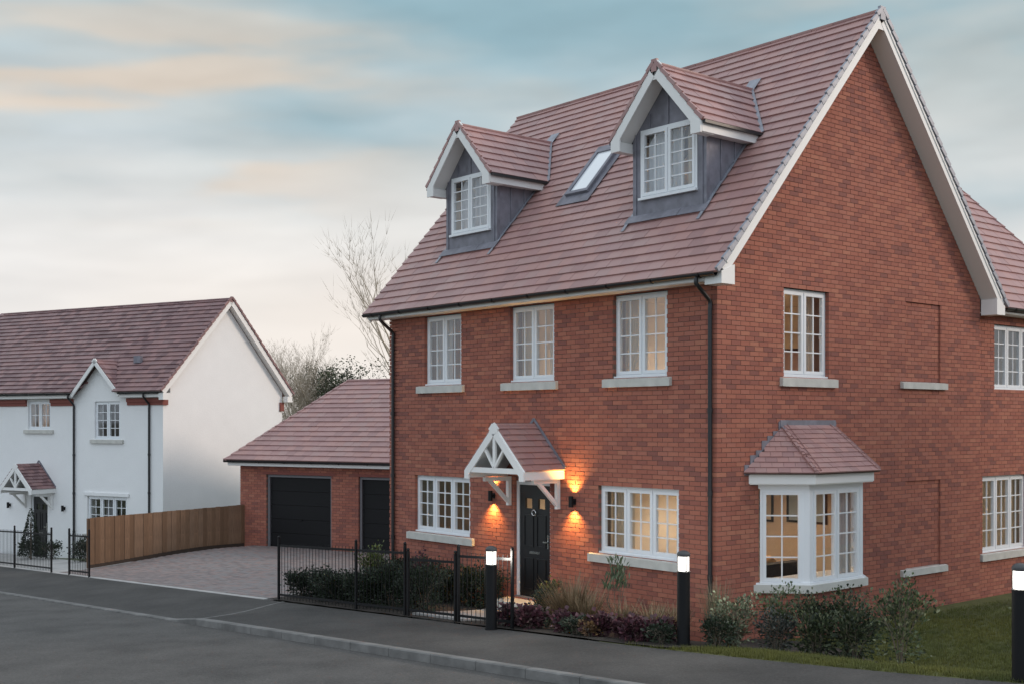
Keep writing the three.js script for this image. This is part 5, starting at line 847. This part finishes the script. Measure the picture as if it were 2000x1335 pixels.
// lawn blades
{
  const r = rng(77), N = 26000, p = []; for (let k = 0; k < 5; k++) { const a = k * 1.256 + 0.3, x = Math.cos(a) * 0.012, z = Math.sin(a) * 0.012, lx = Math.cos(a) * 0.022, lz = Math.sin(a) * 0.022, wx = -Math.sin(a) * 0.004, wz = Math.cos(a) * 0.004; p.push(x - wx, -0.01, z - wz, x + wx, -0.01, z + wz, x + lx, 0.042, z + lz); }
  const g = new THREE.BufferGeometry(); g.setAttribute('position', new THREE.Float32BufferAttribute(p, 3)); g.computeVertexNormals();
  const im = new THREE.InstancedMesh(g, M.grass, N), m = new THREE.Matrix4(), q = new THREE.Quaternion(), c = new THREE.Color(); let k = 0;
  while (k < N) {
    const x = 0.4 + r() * 6.8, z = lerp(-8, 2.6, Math.pow(r(), 0.6)); if (z > backEdge(x) - 0.01 || (x < 4.4 && z > bedBack(x) && z < bedFront(x))) continue;
    q.setFromAxisAngle(Y, r() * 6.283); const s = 0.7 + 0.7 * r(); m.compose(V(x, ground(x, z) + 0.006, z), q, V(s, s * (0.7 + 0.6 * r()), s)); im.setMatrixAt(k, m);
    const f = fbm(x * 1.3, z * 1.3, 5, 3), b = 0.7 + 0.6 * r(); im.setColorAt(k, c.setRGB(lerp(0.065, 0.135, f) * b, lerp(0.085, 0.125, f) * b, 0.018 * b)); k++;
  }
  im.name = 'lawn_grass'; im.castShadow = im.receiveShadow = true; tag(stuff(im), 'short mown grass blades on the lawn beside the brick gable', 'grass'); scene.add(im);
}
// ------------------------------------------------------------------ bare winter trees beyond the garage
function bareTree(label, x, z, h, { seed, spread = 0.6, levels = 6, trunk = 0.16, m = M.bark, fork = 3, leafy, from = 0.18 }) {
  const t = tag(group('bare_tree', scene, [x, ground(x, z) - 0.1, z]), label, 'tree'), r = rng(seed), big = [], fine = new Pieces(), ends = [];
  const seg = (a, b, r0, r1, list) => { const d = b.clone().sub(a), L = d.length(), n = r0 > 0.03 ? 7 : 4, g = new THREE.CylinderGeometry(r1, r0, L, n, 1, true); g.translate(0, L / 2, 0); g.applyQuaternion(new THREE.Quaternion().setFromUnitVectors(Y, d.normalize())); g.translate(a.x, a.y, a.z); list.push(g); };
  const twig = (a, b, r0) => { const d = b.clone().sub(a).normalize(), s = new THREE.Vector3().crossVectors(d, V(0.3, 0.2, 0.9)).normalize(), q = new THREE.Vector3().crossVectors(s, d), ring = [s, s.clone().multiplyScalar(-0.5).addScaledVector(q, 0.87), s.clone().multiplyScalar(-0.5).addScaledVector(q, -0.87)].map((v) => a.clone().addScaledVector(v, r0)); for (let k = 0; k < 3; k++) fine.face([ring[k], ring[(k + 1) % 3], b], [1, 1, 1]); };
  const grow = (p, d, L, rad, lev) => {
    let a = p; const parts = lev > 2 ? 3 : 2;
    for (let k = 0; k < parts; k++) { const e = d.clone().add(V((r() - 0.5) * 0.35, (r() - 0.3) * 0.25, (r() - 0.5) * 0.35)).normalize(), b = a.clone().addScaledVector(e, L / parts), r0 = lerp(rad, rad * 0.62, k / parts), r1 = lerp(rad, rad * 0.62, (k + 1) / parts); if (lev > 1) seg(a, b, r0, r1, big); else twig(a, b, Math.max(r0, 0.006)); d = e; a = b;
      if (lev > 0 && k < parts - 1) { const o = d.clone().add(V((r() - 0.5) * 2 * spread, r() * 0.5, (r() - 0.5) * 2 * spread)).normalize(); grow(a, o, L * (0.5 + 0.25 * r()), r1 * 0.5, lev - 1); } }
    if (lev > 0) for (let k = 0; k < fork; k++) { const o = d.clone().add(V((r() - 0.5) * 2 * spread, r() * 0.45, (r() - 0.5) * 2 * spread)).normalize(); grow(a, o, L * (0.62 + 0.22 * r()), rad * 0.55, lev - 1); } else ends.push(a);
  };
  grow(V(0, 0, 0), V(0, 1, 0), h * from + 0.5, trunk, levels);
  mesh('trunk', merge(big), m, t); if (!fine.empty) { const g = fine.geometry(); g.deleteAttribute('color'); mesh('crown', g, m, t); }
  if (leafy) { const L = new Leaves(seed + 1); for (const e of ends) for (let k = 0; k < leafy.n; k++) L.leaf(e.clone().add(V((L.r() - 0.5) * 0.5, (L.r() - 0.5) * 0.5, (L.r() - 0.5) * 0.5)), V(L.r() - 0.5, L.r() - 0.3, L.r() - 0.5).normalize(), 0.13, 0.3, leafy.cols[Math.floor(L.r() * leafy.cols.length)]); mesh('foliage', L.geometry(), M.leaf, t); }
  return t;
}
bareTree('tall bare tree whose branches rise beside the brick house roof', -36.6, -20.6, 13, { seed: 5, spread: 0.66, levels: 5, trunk: 0.15, m: M.barkPale, from: 0.295 });
bareTree('bare bushy tree behind the garage roof', -40.3, -15.9, 8.2, { seed: 9, spread: 0.75, levels: 6, trunk: 0.13, m: M.barkPale, from: 0.28 });
bareTree('small greenish tree behind the ridge of the garage roof', -39.2, -17.3, 6.6, { seed: 13, spread: 0.6, levels: 5, trunk: 0.12, fork: 3, from: 0.3, leafy: { n: 7, cols: [[0.05, 0.07, 0.03], [0.075, 0.08, 0.04], [0.04, 0.05, 0.03]] } });

renderer.render(scene, camera);
